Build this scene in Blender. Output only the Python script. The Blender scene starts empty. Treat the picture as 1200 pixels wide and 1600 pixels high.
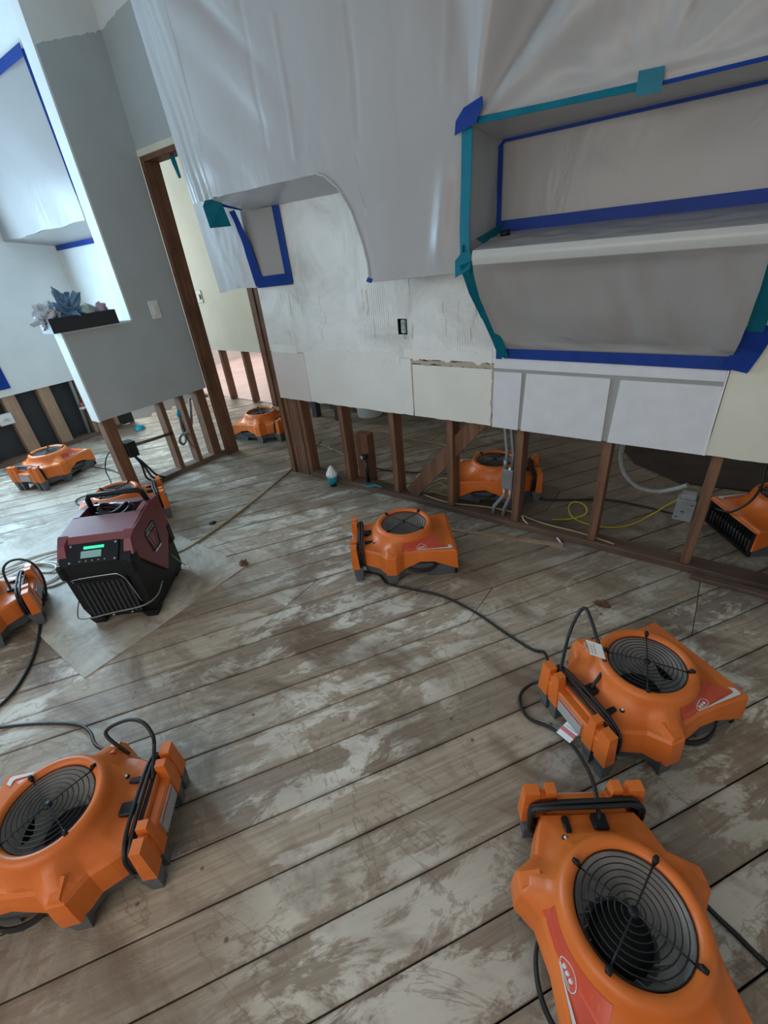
import bpy, math, random
from mathutils import Vector, Matrix, noise
random.seed(7)
scene = bpy.context.scene
COL = scene.collection
PI = math.pi

# ------------------------------------------------------------------ camera
CAM_H = 1.46
CR = Vector((0.8145, 0.5731, -0.0900))          # camera right
CU = Vector((-0.2310, 0.4620, 0.8563))          # camera up
CF = CR.cross(CU) * -1.0                        # viewing direction
CF.normalize(); CR.normalize(); CU = CR.cross(CF); CU.normalize()
FPX = 690.0                                      # focal length in pixels of the 1200x1600 frame
cam_d = bpy.data.cameras.new('camera')
cam = bpy.data.objects.new('camera', cam_d)
COL.objects.link(cam)
cam_d.sensor_width = 36.0
cam_d.sensor_fit = 'AUTO'
cam_d.lens = FPX / 1600.0 * 36.0
cam_d.clip_start = 0.02
m = Matrix((CR, CU, -CF)).transposed().to_4x4()
m.translation = Vector((0, 0, CAM_H))
cam.matrix_world = m
scene.camera = cam

# ------------------------------------------------------------------ world, lights, exposure
scene.view_settings.view_transform = 'Standard'
scene.view_settings.look = 'None'
scene.view_settings.gamma = 1.0
scene.view_settings.use_curve_mapping = False
scene.view_settings.exposure = 0.16
world = bpy.data.worlds.new('world')
scene.world = world
world.use_nodes = True
bg = world.node_tree.nodes['Background']
bg.inputs[0].default_value = (0.62, 0.78, 1.0, 1)
bg.inputs[1].default_value = 0.35

def area(name, loc, target, sx, sy, power, color, spread=180):
    d = bpy.data.lights.new(name, 'AREA')
    d.shape = 'RECTANGLE'; d.size = sx; d.size_y = sy
    d.energy = power; d.color = color
    d.spread = math.radians(spread)
    o = bpy.data.objects.new(name, d)
    COL.objects.link(o)
    o.location = loc
    v = Vector(target) - Vector(loc)
    o.rotation_euler = v.to_track_quat('-Z', 'Y').to_euler()
    return o

# daylight of the masked window in the left wall, just outside the frame
area('window_light_left', (-5.22, 0.62, 1.48), (0, 0.50, 1.20), 1.25, 1.4, 96, (0.52, 0.79, 1.0))
# added warm fill lamp behind the camera
area('fill_light_rear', (-0.55, -2.12, 1.62), (-0.75, 2.0, 0.9), 2.6, 1.3, 33, (1.0, 0.89, 0.78))
# daylight in the room beyond the doorway
area('window_light_hall', (-6.9, 4.8, 1.6), (-4.6, 4.4, 0.3), 1.4, 1.6, 55, (1.0, 0.88, 0.86))
area('fill_light_corridor', (-7.0, 2.75, 1.6), (-3.5, 2.9, 1.2), 0.9, 1.6, 60, (0.95, 1.0, 0.93))  # added lamp that brightens the green hall wall, not a real window
# added weak fill lamp for the dim room behind the main wall
area('fill_light_far_room', (0.2, 5.9, 1.6), (-1.0, 3.0, 0.0), 1.6, 1.2, 5, (1.0, 0.93, 0.82))

# ------------------------------------------------------------------ pixel helpers: a picture point put at its true height or depth
def ray(px, py):
    return CR * (px - 600.0) - CU * (py - 800.0) + CF * FPX
def atz(px, py, z=0.0):
    d = ray(px, py); t = (z - CAM_H) / d.z
    return Vector((0, 0, CAM_H)) + d * t
def aty(px, py, y):
    d = ray(px, py); t = y / d.y
    return Vector((0, 0, CAM_H)) + d * t
def atx(px, py, x):
    d = ray(px, py); t = x / d.x
    return Vector((0, 0, CAM_H)) + d * t

# ------------------------------------------------------------------ material helpers
MATS = {}
def nt(name):
    mt = bpy.data.materials.new(name); mt.use_nodes = True
    n = mt.node_tree.nodes; l = mt.node_tree.links
    b = n['Principled BSDF']
    MATS[name] = mt
    return mt, n, l, b
def setp(b, color=None, rough=None, metal=None, spec=None):
    if color is not None: b.inputs['Base Color'].default_value = (*color, 1)
    if rough is not None: b.inputs['Roughness'].default_value = rough
    if metal is not None: b.inputs['Metallic'].default_value = metal
    if spec is not None: b.inputs['Specular IOR Level'].default_value = spec
def noise_node(n, l, vec, scale, detail=4, rough=0.55, dist=0.0):
    t = n.new('ShaderNodeTexNoise')
    t.inputs['Scale'].default_value = scale
    t.inputs['Detail'].default_value = detail
    t.inputs['Roughness'].default_value = rough
    t.inputs['Distortion'].default_value = dist
    if vec is not None: l.new(vec, t.inputs['Vector'])
    return t.outputs['Fac']
def ramp(n, l, fac, stops):
    r = n.new('ShaderNodeValToRGB')
    e = r.color_ramp.elements
    while len(e) < len(stops): e.new(0.5)
    for i, (p, c) in enumerate(stops):
        e[i].position = p
        e[i].color = (*c, 1) if len(c) == 3 else c
    l.new(fac, r.inputs[0])
    return r.outputs[0]
def gramp(n, l, fac, a, b_):
    return ramp(n, l, fac, [(a, (0, 0, 0)), (b_, (1, 1, 1))])
def mix(n, l, fac, a, b_, mode='MIX'):
    x = n.new('ShaderNodeMix'); x.data_type = 'RGBA'; x.blend_type = mode
    if isinstance(fac, (int, float)): x.inputs[0].default_value = fac
    else: l.new(fac, x.inputs[0])
    for i, v in ((6, a), (7, b_)):
        if isinstance(v, tuple): x.inputs[i].default_value = (*v, 1)
        else: l.new(v, x.inputs[i])
    return x.outputs[2]
def mapping(n, l, vec, loc=(0, 0, 0), rot=(0, 0, 0), scale=(1, 1, 1)):
    mp = n.new('ShaderNodeMapping'); mp.vector_type = 'POINT'
    mp.inputs['Location'].default_value = loc
    mp.inputs['Rotation'].default_value = rot
    mp.inputs['Scale'].default_value = scale
    l.new(vec, mp.inputs['Vector'])
    return mp.outputs[0]
def bump(n, l, b, h, strength, dist=0.01):
    bp = n.new('ShaderNodeBump')
    bp.inputs['Strength'].default_value = strength
    bp.inputs['Distance'].default_value = dist
    l.new(h, bp.inputs['Height']); l.new(bp.outputs[0], b.inputs['Normal'])
def position(n):
    return n.new('ShaderNodeNewGeometry').outputs['Position']
def objcoord(n):
    return n.new('ShaderNodeTexCoord').outputs['Object']

def plain(name, color, rough=0.5, metal=0.0, spec=0.5, var=0.12, scale=14.0, bumpk=0.0):
    """paint or plastic with a little mottling"""
    mt, n, l, b = nt(name)
    setp(b, color, rough, metal, spec)
    v = objcoord(n)
    f = noise_node(n, l, v, scale, 5)
    dark = tuple(c * (1 - var * 2) for c in color); light = tuple(min(1, c * (1 + var)) for c in color)
    l.new(ramp(n, l, f, [(0.3, dark), (0.7, light)]), b.inputs['Base Color'])
    if bumpk: bump(n, l, b, noise_node(n, l, v, scale * 6, 3), bumpk, 0.004)
    return mt

PLANK_ANG = math.radians(55.8)
def floor_tone():
    mt, n, l, b = nt('weathered_plank')
    pos = position(n)
    oi = n.new('ShaderNodeObjectInfo')
    al = mapping(n, l, pos, rot=(0, 0, -PLANK_ANG))              # x now runs along the boards
    off = n.new('ShaderNodeVectorMath'); off.operation = 'MULTIPLY_ADD'
    cmb = n.new('ShaderNodeCombineXYZ')
    l.new(oi.outputs['Random'], cmb.inputs[0]); l.new(oi.outputs['Random'], cmb.inputs[1]); l.new(oi.outputs['Random'], cmb.inputs[2])
    l.new(cmb.outputs[0], off.inputs[0]); off.inputs[1].default_value = (37, 11, 5); l.new(al, off.inputs[2])
    pv = off.outputs[0]
    grain = noise_node(n, l, mapping(n, l, pv, scale=(2.2, 34, 8)), 2.0, 6, 0.6, 0.4)
    base = ramp(n, l, grain, [(0.25, (0.27, 0.20, 0.145)), (0.5, (0.40, 0.325, 0.25)), (0.78, (0.53, 0.45, 0.365))])
    # whole-board tone
    tone = ramp(n, l, oi.outputs['Random'], [(0.0, (0.72, 0.70, 0.68)), (0.5, (0.95, 0.93, 0.90)), (1.0, (1.12, 1.11, 1.08))])
    base = mix(n, l, 1.0, base, tone, 'MULTIPLY')
    # leftover pale paint and adhesive
    pn = noise_node(n, l, mapping(n, l, pv, scale=(1.5, 3.6, 1)), 2.3, 9, 0.72, 0.5)
    pm = gramp(n, l, pn, 0.49, 0.55)
    big = gramp(n, l, noise_node(n, l, mapping(n, l, pos, loc=(3.1, 0.7, 0)), 1.0, 2), 0.38, 0.58)
    mm = n.new('ShaderNodeMath'); mm.operation = 'MULTIPLY'; l.new(pm, mm.inputs[0]); l.new(big, mm.inputs[1])
    mk = n.new('ShaderNodeMath'); mk.operation = 'MULTIPLY'; l.new(mm.outputs[0], mk.inputs[0]); mk.inputs[1].default_value = 0.9
    c = mix(n, l, mk.outputs[0], base, (0.76, 0.71, 0.62))
    # brown water stains with ringed edges
    sn = noise_node(n, l, mapping(n, l, pos, rot=(0, 0, -PLANK_ANG), scale=(1.0, 1.9, 1)), 1.7, 7, 0.62, 0.7)
    sm = ramp(n, l, sn, [(0.50, (0, 0, 0)), (0.60, (0.62, 0.62, 0.62)), (0.66, (0.9, 0.9, 0.9)), (0.70, (0.5, 0.5, 0.5))])
    c = mix(n, l, sm, c, (0.175, 0.112, 0.070))
    ring = ramp(n, l, sn, [(0.435, (0, 0, 0)), (0.445, (0.55, 0.55, 0.55)), (0.455, (0, 0, 0))])
    c = mix(n, l, ring, c, (0.20, 0.135, 0.09))
    # the darker strip along and behind the main wall
    sep = n.new('ShaderNodeSeparateXYZ'); l.new(pos, sep.inputs[0])
    wob = noise_node(n, l, pos, 2.6, 4)
    ad = n.new('ShaderNodeMath'); ad.operation = 'MULTIPLY_ADD'; l.new(wob, ad.inputs[0]); ad.inputs[1].default_value = 0.9; l.new(sep.outputs[1], ad.inputs[2])
    mr = n.new('ShaderNodeMapRange'); l.new(ad.outputs[0], mr.inputs[0])
    mr.inputs[1].default_value = 2.2; mr.inputs[2].default_value = 2.62; mr.inputs[3].default_value = 0; mr.inputs[4].default_value = 0.62
    c = mix(n, l, mr.outputs[0], c, (0.135, 0.110, 0.085))
    # grime along the board edges
    sv = n.new('ShaderNodeSeparateXYZ'); l.new(al, sv.inputs[0])
    fr = n.new('ShaderNodeMath'); fr.operation = 'MULTIPLY_ADD'; l.new(sv.outputs[1], fr.inputs[0]); fr.inputs[1].default_value = 1 / 0.1525; fr.inputs[2].default_value = 200 - 0.353 / 0.1525
    fc = n.new('ShaderNodeMath'); fc.operation = 'FRACT'; l.new(fr.outputs[0], fc.inputs[0])
    ed = ramp(n, l, fc.outputs[0], [(0.0, (1, 1, 1)), (0.09, (0, 0, 0)), (0.90, (0, 0, 0)), (1.0, (1, 1, 1))])
    en = gramp(n, l, noise_node(n, l, mapping(n, l, pos, loc=(9, 4, 0)), 3.0, 5, 0.65), 0.40, 0.70)
    em_ = n.new('ShaderNodeMath'); em_.operation = 'MULTIPLY'; l.new(ed, em_.inputs[0]); l.new(en, em_.inputs[1])
    c = mix(n, l, em_.outputs[0], c, (0.12, 0.082, 0.055))
    # specks and nail heads
    vo = n.new('ShaderNodeTexVoronoi'); vo.inputs['Scale'].default_value = 9.0
    l.new(pos, vo.inputs['Vector'])
    sp = ramp(n, l, vo.outputs['Distance'], [(0.035, (0.85, 0.85, 0.85)), (0.075, (0, 0, 0))])
    c = mix(n, l, sp, c, (0.10, 0.075, 0.06))
    l.new(c, b.inputs['Base Color'])
    rr = ramp(n, l, pn, [(0.4, (0.62, 0.62, 0.62)), (0.65, (0.48, 0.48, 0.48))])
    l.new(rr, b.inputs['Roughness'])
    hh = mix(n, l, 0.35, grain, pm)
    bump(n, l, b, hh, 0.35, 0.004)
    return mt

def plywood_mat():
    mt, n, l, b = nt('plywood')
    v = position(n)
    f = noise_node(n, l, v, 2.6, 7, 0.65, 0.6)
    c = ramp(n, l, f, [(0.34, (0.22, 0.165, 0.12)), (0.45, (0.38, 0.315, 0.245)), (0.53, (0.50, 0.445, 0.365)), (0.64, (0.66, 0.62, 0.54))])
    g = noise_node(n, l, mapping(n, l, v, scale=(2, 30, 1)), 2.0, 5)
    c = mix(n, l, 0.18, c, ramp(n, l, g, [(0.3, (0.30, 0.24, 0.18)), (0.7, (0.54, 0.48, 0.40))]))
    f3 = noise_node(n, l, mapping(n, l, v, loc=(4, 2, 0)), 6.5, 7, 0.7, 0.8)
    c = mix(n, l, ramp(n, l, f3, [(0.54, (0, 0, 0)), (0.64, (0.6, 0.6, 0.6))]), c, (0.24, 0.175, 0.12))
    l.new(c, b.inputs['Base Color']); setp(b, None, 0.6)
    bump(n, l, b, g, 0.15, 0.002)
    return mt

def wood_mat(name, dark, light, axis='z'):
    mt, n, l, b = nt(name)
    v = objcoord(n)
    sc = {'z': (26, 26, 1.6), 'x': (1.6, 26, 26), 'y': (26, 1.6, 26)}[axis]
    g = noise_node(n, l, mapping(n, l, v, scale=sc), 1.6, 6, 0.6, 0.5)
    big = noise_node(n, l, v, 3.0, 3)
    c = ramp(n, l, g, [(0.3, dark), (0.7, light)])
    c = mix(n, l, gramp(n, l, big, 0.45, 0.75), c, tuple(k * 0.62 for k in dark))
    l.new(c, b.inputs['Base Color'])
    setp(b, None, 0.7)
    bump(n, l, b, g, 0.3, 0.003)
    return mt

def rough_drywall():
    mt, n, l, b = nt('scraped_adhesive_drywall')
    v = position(n)
    f = noise_node(n, l, mapping(n, l, v, scale=(1, 1, 1)), 3.2, 8, 0.62, 0.8)
    c = ramp(n, l, f, [(0.32, (0.60, 0.59, 0.56)), (0.5, (0.76, 0.76, 0.74)), (0.66, (0.84, 0.84, 0.83))])
    f2 = noise_node(n, l, mapping(n, l, v, scale=(1.4, 1, 0.5)), 9.0, 6, 0.7, 1.2)
    c = mix(n, l, ramp(n, l, f2, [(0.64, (0, 0, 0)), (0.72, (0.55, 0.55, 0.55))]), c, (0.56, 0.53, 0.47))
    l.new(c, b.inputs['Base Color'])
    setp(b, None, 0.75)
    # trowel ridges and torn paper
    wv = n.new('ShaderNodeTexWave'); wv.wave_type = 'BANDS'; wv.bands_direction = 'X'
    wv.inputs['Scale'].default_value = 22; wv.inputs['Distortion'].default_value = 1.5
    l.new(v, wv.inputs['Vector'])
    ms = gramp(n, l, noise_node(n, l, v, 2.6, 3), 0.52, 0.62)
    wvm = mix(n, l, ms, (0.5, 0.5, 0.5), wv.outputs['Color'])
    h = mix(n, l, 0.3, f2, wvm)
    h = mix(n, l, 0.12, h, ramp(n, l, f, [(0.48, (0, 0, 0)), (0.52, (1, 1, 1))]))
    bump(n, l, b, h, 0.75, 0.010)
    return mt

def panel_mat(name, color, scuff=0.25, scuffcol=(0.45, 0.38, 0.30)):
    mt, n, l, b = nt(name)
    v = position(n)
    f = noise_node(n, l, v, 2.5, 6, 0.6)
    c = ramp(n, l, f, [(0.3, tuple(k * 0.90 for k in color)), (0.7, tuple(min(1, k * 1.04) for k in color))])
    f2 = noise_node(n, l, v, 11.0, 5, 0.7)
    c = mix(n, l, ramp(n, l, f2, [(0.66, (0, 0, 0)), (0.78, (scuff, scuff, scuff))]), c, scuffcol)
    l.new(c, b.inputs['Base Color'])
    setp(b, None, 0.7)
    bump(n, l, b, noise_node(n, l, v, 120, 3), 0.12, 0.002)
    return mt

def plastic_mat(name, color, rough=0.32, transl=0.35):
    mt, n, l, b = nt(name)
    v = position(n)
    setp(b, color, rough, 0, 0.5)
    f = noise_node(n, l, v, 1.7, 4)
    c = ramp(n, l, f, [(0.3, tuple(k * 0.93 for k in color)), (0.7, color)])
    l.new(c, b.inputs['Base Color'])
    h = noise_node(n, l, mapping(n, l, v, rot=(0.0, 0.6, 0.0), scale=(2.6, 2, 1.1)), 2.6, 5, 0.5, 0.6)
    bump(n, l, b, h, 0.16, 0.03)
    tr = n.new('ShaderNodeBsdfTranslucent'); tr.inputs[0].default_value = (*color, 1)
    ms = n.new('ShaderNodeMixShader'); ms.inputs[0].default_value = transl
    out = n['Material Output']
    l.new(b.outputs[0], ms.inputs[1]); l.new(tr.outputs[0], ms.inputs[2]); l.new(ms.outputs[0], out.inputs[0])
    return mt

floor_tone()
plywood_mat()
wood_mat('stud_wood', (0.105, 0.048, 0.027), (0.235, 0.112, 0.06))
wood_mat('stud_wood_light', (0.30, 0.19, 0.12), (0.46, 0.31, 0.20))
wood_mat('plate_wood', (0.075, 0.045, 0.033), (0.17, 0.10, 0.068), 'x')
wood_mat('plate_wood_y', (0.13, 0.085, 0.065), (0.25, 0.16, 0.12), 'y')
rough_drywall()
panel_mat('drywall_paper', (0.80, 0.79, 0.75), 0.2)
panel_mat('drywall_pinkish', (0.72, 0.66, 0.64), 0.2)
panel_mat('drywall_cream', (0.78, 0.76, 0.70), 0.45, (0.46, 0.34, 0.25))
panel_mat('plaster_cream', (0.74, 0.72, 0.61), 0.2)
panel_mat('torn_seam', (0.45, 0.38, 0.30), 0.7, (0.16, 0.14, 0.08))
panel_mat('grout', (0.34, 0.35, 0.34), 0.3)
panel_mat('wall_paint_shaded', (0.46, 0.50, 0.51), 0.08, (0.35, 0.36, 0.36))  # shade of the partition and door wall put into the wall colour
panel_mat('wall_paint_white', (0.78, 0.80, 0.79), 0.05)
panel_mat('wall_paint_green', (0.79, 0.81, 0.745), 0.05)
panel_mat('ceiling_paint', (0.72, 0.74, 0.74), 0.05)
panel_mat('black_sheathing', (0.035, 0.037, 0.042), 0.4, (0.08, 0.07, 0.06))
plain('tile_white', (0.70, 0.71, 0.745), 0.35, var=0.03)
plain('caulk_white', (0.80, 0.80, 0.78), 0.6, var=0.04)
plastic_mat('plastic_film', (0.575, 0.548, 0.545))
plastic_mat('plastic_film_thin', (0.50, 0.485, 0.48), 0.26, 0.3)
plastic_mat('sill_film', (0.58, 0.58, 0.56), 0.3, 0.15)
plastic_mat('plastic_film_clear', (0.74, 0.73, 0.73), 0.2, 0.55)
plain('tape_blue', (0.002, 0.038, 0.26), 0.5, spec=0.25, var=0.08)
plain('tape_teal', (0.0, 0.145, 0.215), 0.35, spec=0.25, var=0.08)
plain('tape_cyan', (0.01, 0.34, 0.48), 0.35, var=0.1)
def orange_mat():
    mt, n, l, b = nt('orange_plastic')
    v = objcoord(n)
    f = noise_node(n, l, v, 7, 5)
    c = ramp(n, l, f, [(0.3, (0.62, 0.138, 0.018)), (0.7, (0.78, 0.185, 0.030))])
    sc = noise_node(n, l, v, 24, 5, 0.7)
    c = mix(n, l, ramp(n, l, sc, [(0.68, (0, 0, 0)), (0.82, (0.45, 0.45, 0.45))]), c, (0.24, 0.10, 0.05))
    l.new(c, b.inputs['Base Color']); setp(b, None, 0.42, 0, 0.45)
    bump(n, l, b, noise_node(n, l, v, 260, 2), 0.08, 0.001)
orange_mat()
plain('grey_plastic', (0.105, 0.112, 0.122), 0.5, var=0.12)
plain('well_grey', (0.46, 0.44, 0.42), 0.5, var=0.15)
plain('black_plastic', (0.008, 0.009, 0.011), 0.5, spec=0.3, var=0.1)
plain('black_rubber', (0.012, 0.012, 0.014), 0.5, var=0.1, scale=30)
plain('wire_dark', (0.035, 0.035, 0.037), 0.35, metal=0.6)
plain('chrome', (0.55, 0.55, 0.56), 0.25, metal=1.0, var=0.03)
plain('steel_grey', (0.30, 0.32, 0.33), 0.45, metal=0.5, var=0.12)
plain('label_white', (0.74, 0.75, 0.76), 0.45, var=0.03)
plain('label_silver', (0.42, 0.43, 0.42), 0.4, var=0.06)
plain('label_print', (0.42, 0.44, 0.48), 0.5, var=0.05)
plain('label_red', (0.55, 0.05, 0.03), 0.4, var=0.05)
plain('sticker_red', (0.60, 0.075, 0.035), 0.38, var=0.05)
plain('maroon_plastic', (0.215, 0.040, 0.052), 0.40, var=0.08)
plain('emblem_grey', (0.26, 0.26, 0.27), 0.4, var=0.05)
plain('emblem_red', (0.36, 0.10, 0.12), 0.4, var=0.05)
plain('white_rubber', (0.78, 0.78, 0.74), 0.45, var=0.04)
plain('tan_rubber', (0.36, 0.28, 0.15), 0.5, var=0.08)
plain('yellow_rubber', (0.55, 0.42, 0.03), 0.45, var=0.08)
plain('grey_rubber', (0.24, 0.25, 0.24), 0.55, var=0.1, scale=60)
plain('bucket_white', (0.62, 0.64, 0.60), 0.5, var=0.05)
plain('outlet_white', (0.80, 0.80, 0.78), 0.4, var=0.03)
plain('foam_black', (0.022, 0.025, 0.03), 0.55, var=0.15)
plain('rag_sage', (0.42, 0.50, 0.46), 0.8, var=0.2)
plain('rag_mauve', (0.42, 0.30, 0.38), 0.8, var=0.2)
plain('glove_blue', (0.14, 0.27, 0.42), 0.55, var=0.2)
plain('bag_clear', (0.62, 0.66, 0.72), 0.2, var=0.2)
plain('copper', (0.35, 0.13, 0.07), 0.4, metal=0.8)
plain('valve_red', (0.55, 0.10, 0.10), 0.4)
plain('floor_pinkish', (0.62, 0.50, 0.46), 0.55, var=0.08, scale=3)
plain('furniture_dark', (0.035, 0.035, 0.042), 0.5, var=0.15)
plain('patch_dark', (0.045, 0.028, 0.022), 0.75, var=0.3, scale=6)
def emis(name, color, k):
    mt, n, l, b = nt(name); setp(b, color, 0.4)
    b.inputs['Emission Color'].default_value = (*color, 1); b.inputs['Emission Strength'].default_value = k
emis('led_green', (0.05, 0.75, 0.40), 0.75)
emis('lcd_glow', (0.20, 0.34, 0.34), 0.28)

# ------------------------------------------------------------------ geometry helpers
class MB:
    """collects vertices and faces; build() links them as one mesh object"""
    def __init__(s): s.v = []; s.f = []; s.sm = []
    def add(s, vs, fs, smooth=False):
        o = len(s.v); s.v += [tuple(p) for p in vs]
        s.f += [tuple(i + o for i in q) for q in fs]; s.sm += [smooth] * len(fs)
        return s
    def box(s, x0, x1, y0, y1, z0, z1, M=None):
        vs = [(x, y, z) for z in (z0, z1) for y in (y0, y1) for x in (x0, x1)]
        if M is not None: vs = [M @ Vector(p) for p in vs]
        return s.add(vs, [(0, 2, 3, 1), (4, 5, 7, 6), (0, 1, 5, 4), (2, 6, 7, 3), (0, 4, 6, 2), (1, 3, 7, 5)])
    def hexa(s, b4, t4, smooth=False):
        """bottom loop (ccw from above) and top loop"""
        k = len(b4)
        fs = [tuple(range(k - 1, -1, -1)), tuple(range(k, 2 * k))]
        fs += [(i, (i + 1) % k, k + (i + 1) % k, k + i) for i in range(k)]
        return s.add(list(b4) + list(t4), fs, smooth)
    def cbox(s, x0, x1, y0, y1, z0, z1, c=0.006):
        """box with chamfered edges on every side"""
        def loop(d, z): return [(x0 + d, y0 + d, z), (x1 - d, y0 + d, z), (x1 - d, y1 - d, z), (x0 + d, y1 - d, z)]
        def oct_(z): return [(x0 + c, y0, z), (x1 - c, y0, z), (x1, y0 + c, z), (x1, y1 - c, z), (x1 - c, y1, z), (x0 + c, y1, z), (x0, y1 - c, z), (x0, y0 + c, z)]
        def inn(z): return [(x0 + c, y0 + c, z), (x1 - c, y0 + c, z), (x1 - c, y0 + c, z), (x1 - c, y1 - c, z), (x1 - c, y1 - c, z), (x0 + c, y1 - c, z), (x0 + c, y1 - c, z), (x0 + c, y0 + c, z)]
        L = [inn(z0), oct_(z0 + c), oct_(z1 - c), inn(z1)]
        vs = sum(L, []); fs = []
        for r in range(3):
            for i in range(8):
                j = (i + 1) % 8
                fs.append((r * 8 + i, r * 8 + j, r * 8 + 8 + j, r * 8 + 8 + i))
        fs.append((7, 5, 3, 1)); fs.append((24 + 1, 24 + 3, 24 + 5, 24 + 7))
        return s.add(vs, fs)
    def tube(s, pts, r, seg=8, closed=False, cap=True, smooth=True):
        pts = [Vector(p) for p in pts]; n = len(pts)
        rs = r if isinstance(r, (list, tuple)) else [r] * n
        up = None; rings = []
        for i, p in enumerate(pts):
            if closed: t = pts[(i + 1) % n] - pts[i - 1]
            else: t = pts[min(i + 1, n - 1)] - pts[max(i - 1, 0)]
            if t.length < 1e-9: t = Vector((0, 0, 1))
            t.normalize()
            if up is None:
                a = Vector((0, 0, 1)) if abs(t.z) < 0.9 else Vector((1, 0, 0))
                up = (a - t * a.dot(t)).normalized()
            else:
                up = up - t * up.dot(t)
                if up.length < 1e-6: up = t.orthogonal()
                up.normalize()
            sd = t.cross(up)
            rings.append([p + (up * math.cos(2 * PI * k / seg) + sd * math.sin(2 * PI * k / seg)) * rs[i] for k in range(seg)])
        vs = [q for rg in rings for q in rg]; fs = []
        for i in range(n if closed else n - 1):
            a = i * seg; b_ = ((i + 1) % n) * seg
            for k in range(seg):
                k2 = (k + 1) % seg
                fs.append((a + k, a + k2, b_ + k2, b_ + k))
        s.add(vs, fs, smooth)
        if cap and not closed:
            o = len(s.v) - len(vs)
            s.f.append(tuple(o + k for k in range(seg - 1, -1, -1))); s.sm.append(False)
            s.f.append(tuple(o + (n - 1) * seg + k for k in range(seg))); s.sm.append(False)
        return s
    def lathe(s, prof, seg=32, c=(0, 0, 0), smooth=True):
        vs = []; fs = []
        for (r, z) in prof:
            for k in range(seg):
                a = 2 * PI * k / seg
                vs.append((c[0] + r * math.cos(a), c[1] + r * math.sin(a), c[2] + z))
        for i in range(len(prof) - 1):
            for k in range(seg):
                k2 = (k + 1) % seg
                fs.append((i * seg + k, i * seg + k2, (i + 1) * seg + k2, (i + 1) * seg + k))
        return s.add(vs, fs, smooth)
    def disc(s, r, z, seg=32, c=(0, 0)):
        return s.add([(c[0] + r * math.cos(2 * PI * k / seg), c[1] + r * math.sin(2 * PI * k / seg), z) for k in range(seg)], [tuple(range(seg))])
    def grid(s, fn, nu, nv, smooth=True):
        vs = [fn(i / nu, j / nv) for j in range(nv + 1) for i in range(nu + 1)]
        w = nu + 1
        fs = [(j * w + i, j * w + i + 1, (j + 1) * w + i + 1, (j + 1) * w + i) for j in range(nv) for i in range(nu)]
        return s.add(vs, fs, smooth)
    def ribbon(s, pts, wdirs, w, lift=None, th=0.0012):
        """a strip of tape along pts; wdirs one direction or one per point"""
        pts = [Vector(p) for p in pts]
        if not isinstance(wdirs, list): wdirs = [wdirs] * len(pts)
        ws = w if isinstance(w, (list, tuple)) else [w] * len(pts)
        L = []
        for i, p in enumerate(pts):
            d = Vector(wdirs[i]).normalized() * (ws[i] / 2)
            t = (pts[min(i + 1, len(pts) - 1)] - pts[max(i - 1, 0)]).normalized()
            nn = t.cross(d).normalized() * th
            L.append((p - d - nn, p + d - nn, p + d + nn, p - d + nn))
        vs = [q for r in L for q in r]; fs = []
        for i in range(len(L) - 1):
            a = 4 * i; b_ = a + 4
            fs += [(a + k, a + (k + 1) % 4, b_ + (k + 1) % 4, b_ + k) for k in range(4)]
        e = 4 * (len(L) - 1)
        fs += [(3, 2, 1, 0), (e, e + 1, e + 2, e + 3)]
        return s.add(vs, fs)
    def build(s, name, mat, parent=None):
        me = bpy.data.meshes.new(name)
        me.from_pydata(s.v, [], s.f)
        me.polygons.foreach_set('use_smooth', s.sm)
        me.update()
        o = bpy.data.objects.new(name, me)
        me.materials.append(MATS[mat])
        COL.objects.link(o)
        if parent is not None: o.parent = parent
        return o

def tag(o, label, cat, group=None):
    o['label'] = label; o['category'] = cat
    if group: o['group'] = group
    return o
def thing(name, label, cat, loc=(0, 0, 0), rz=0.0, group=None):
    o = bpy.data.objects.new(name, None); COL.objects.link(o)
    o.empty_display_size = 0.1
    o.location = loc; o.rotation_euler = (0, 0, rz)
    return tag(o, label, cat, group)
def struct(o): o['kind'] = 'structure'; return o
def sempty(name):
    o = bpy.data.objects.new(name, None); COL.objects.link(o); o['kind'] = 'structure'; return o
def smooth_path(pts, k=8):
    """Catmull-Rom through pts"""
    P = [Vector(p) for p in pts]; P = [P[0] * 2 - P[1]] + P + [P[-1] * 2 - P[-2]]
    out = []
    for i in range(1, len(P) - 2):
        for j in range(k):
            t = j / k
            a, b_, c, d = P[i - 1], P[i], P[i + 1], P[i + 2]
            out.append(0.5 * ((2 * b_) + (c - a) * t + (2 * a - 5 * b_ + 4 * c - d) * t * t + (3 * b_ - a - 3 * c + d) * t ** 3))
    out.append(P[-2])
    return out
def nz(x, y=0.0, z=0.0): return noise.noise(Vector((x, y, z)))

YW = 2.13            # face of the main wall
XP = -3.42           # face of the partition
XL = -5.30           # face of the left wall
ZC = 0.605           # where the wallboard has been cut away
CEIL = 2.95

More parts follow.
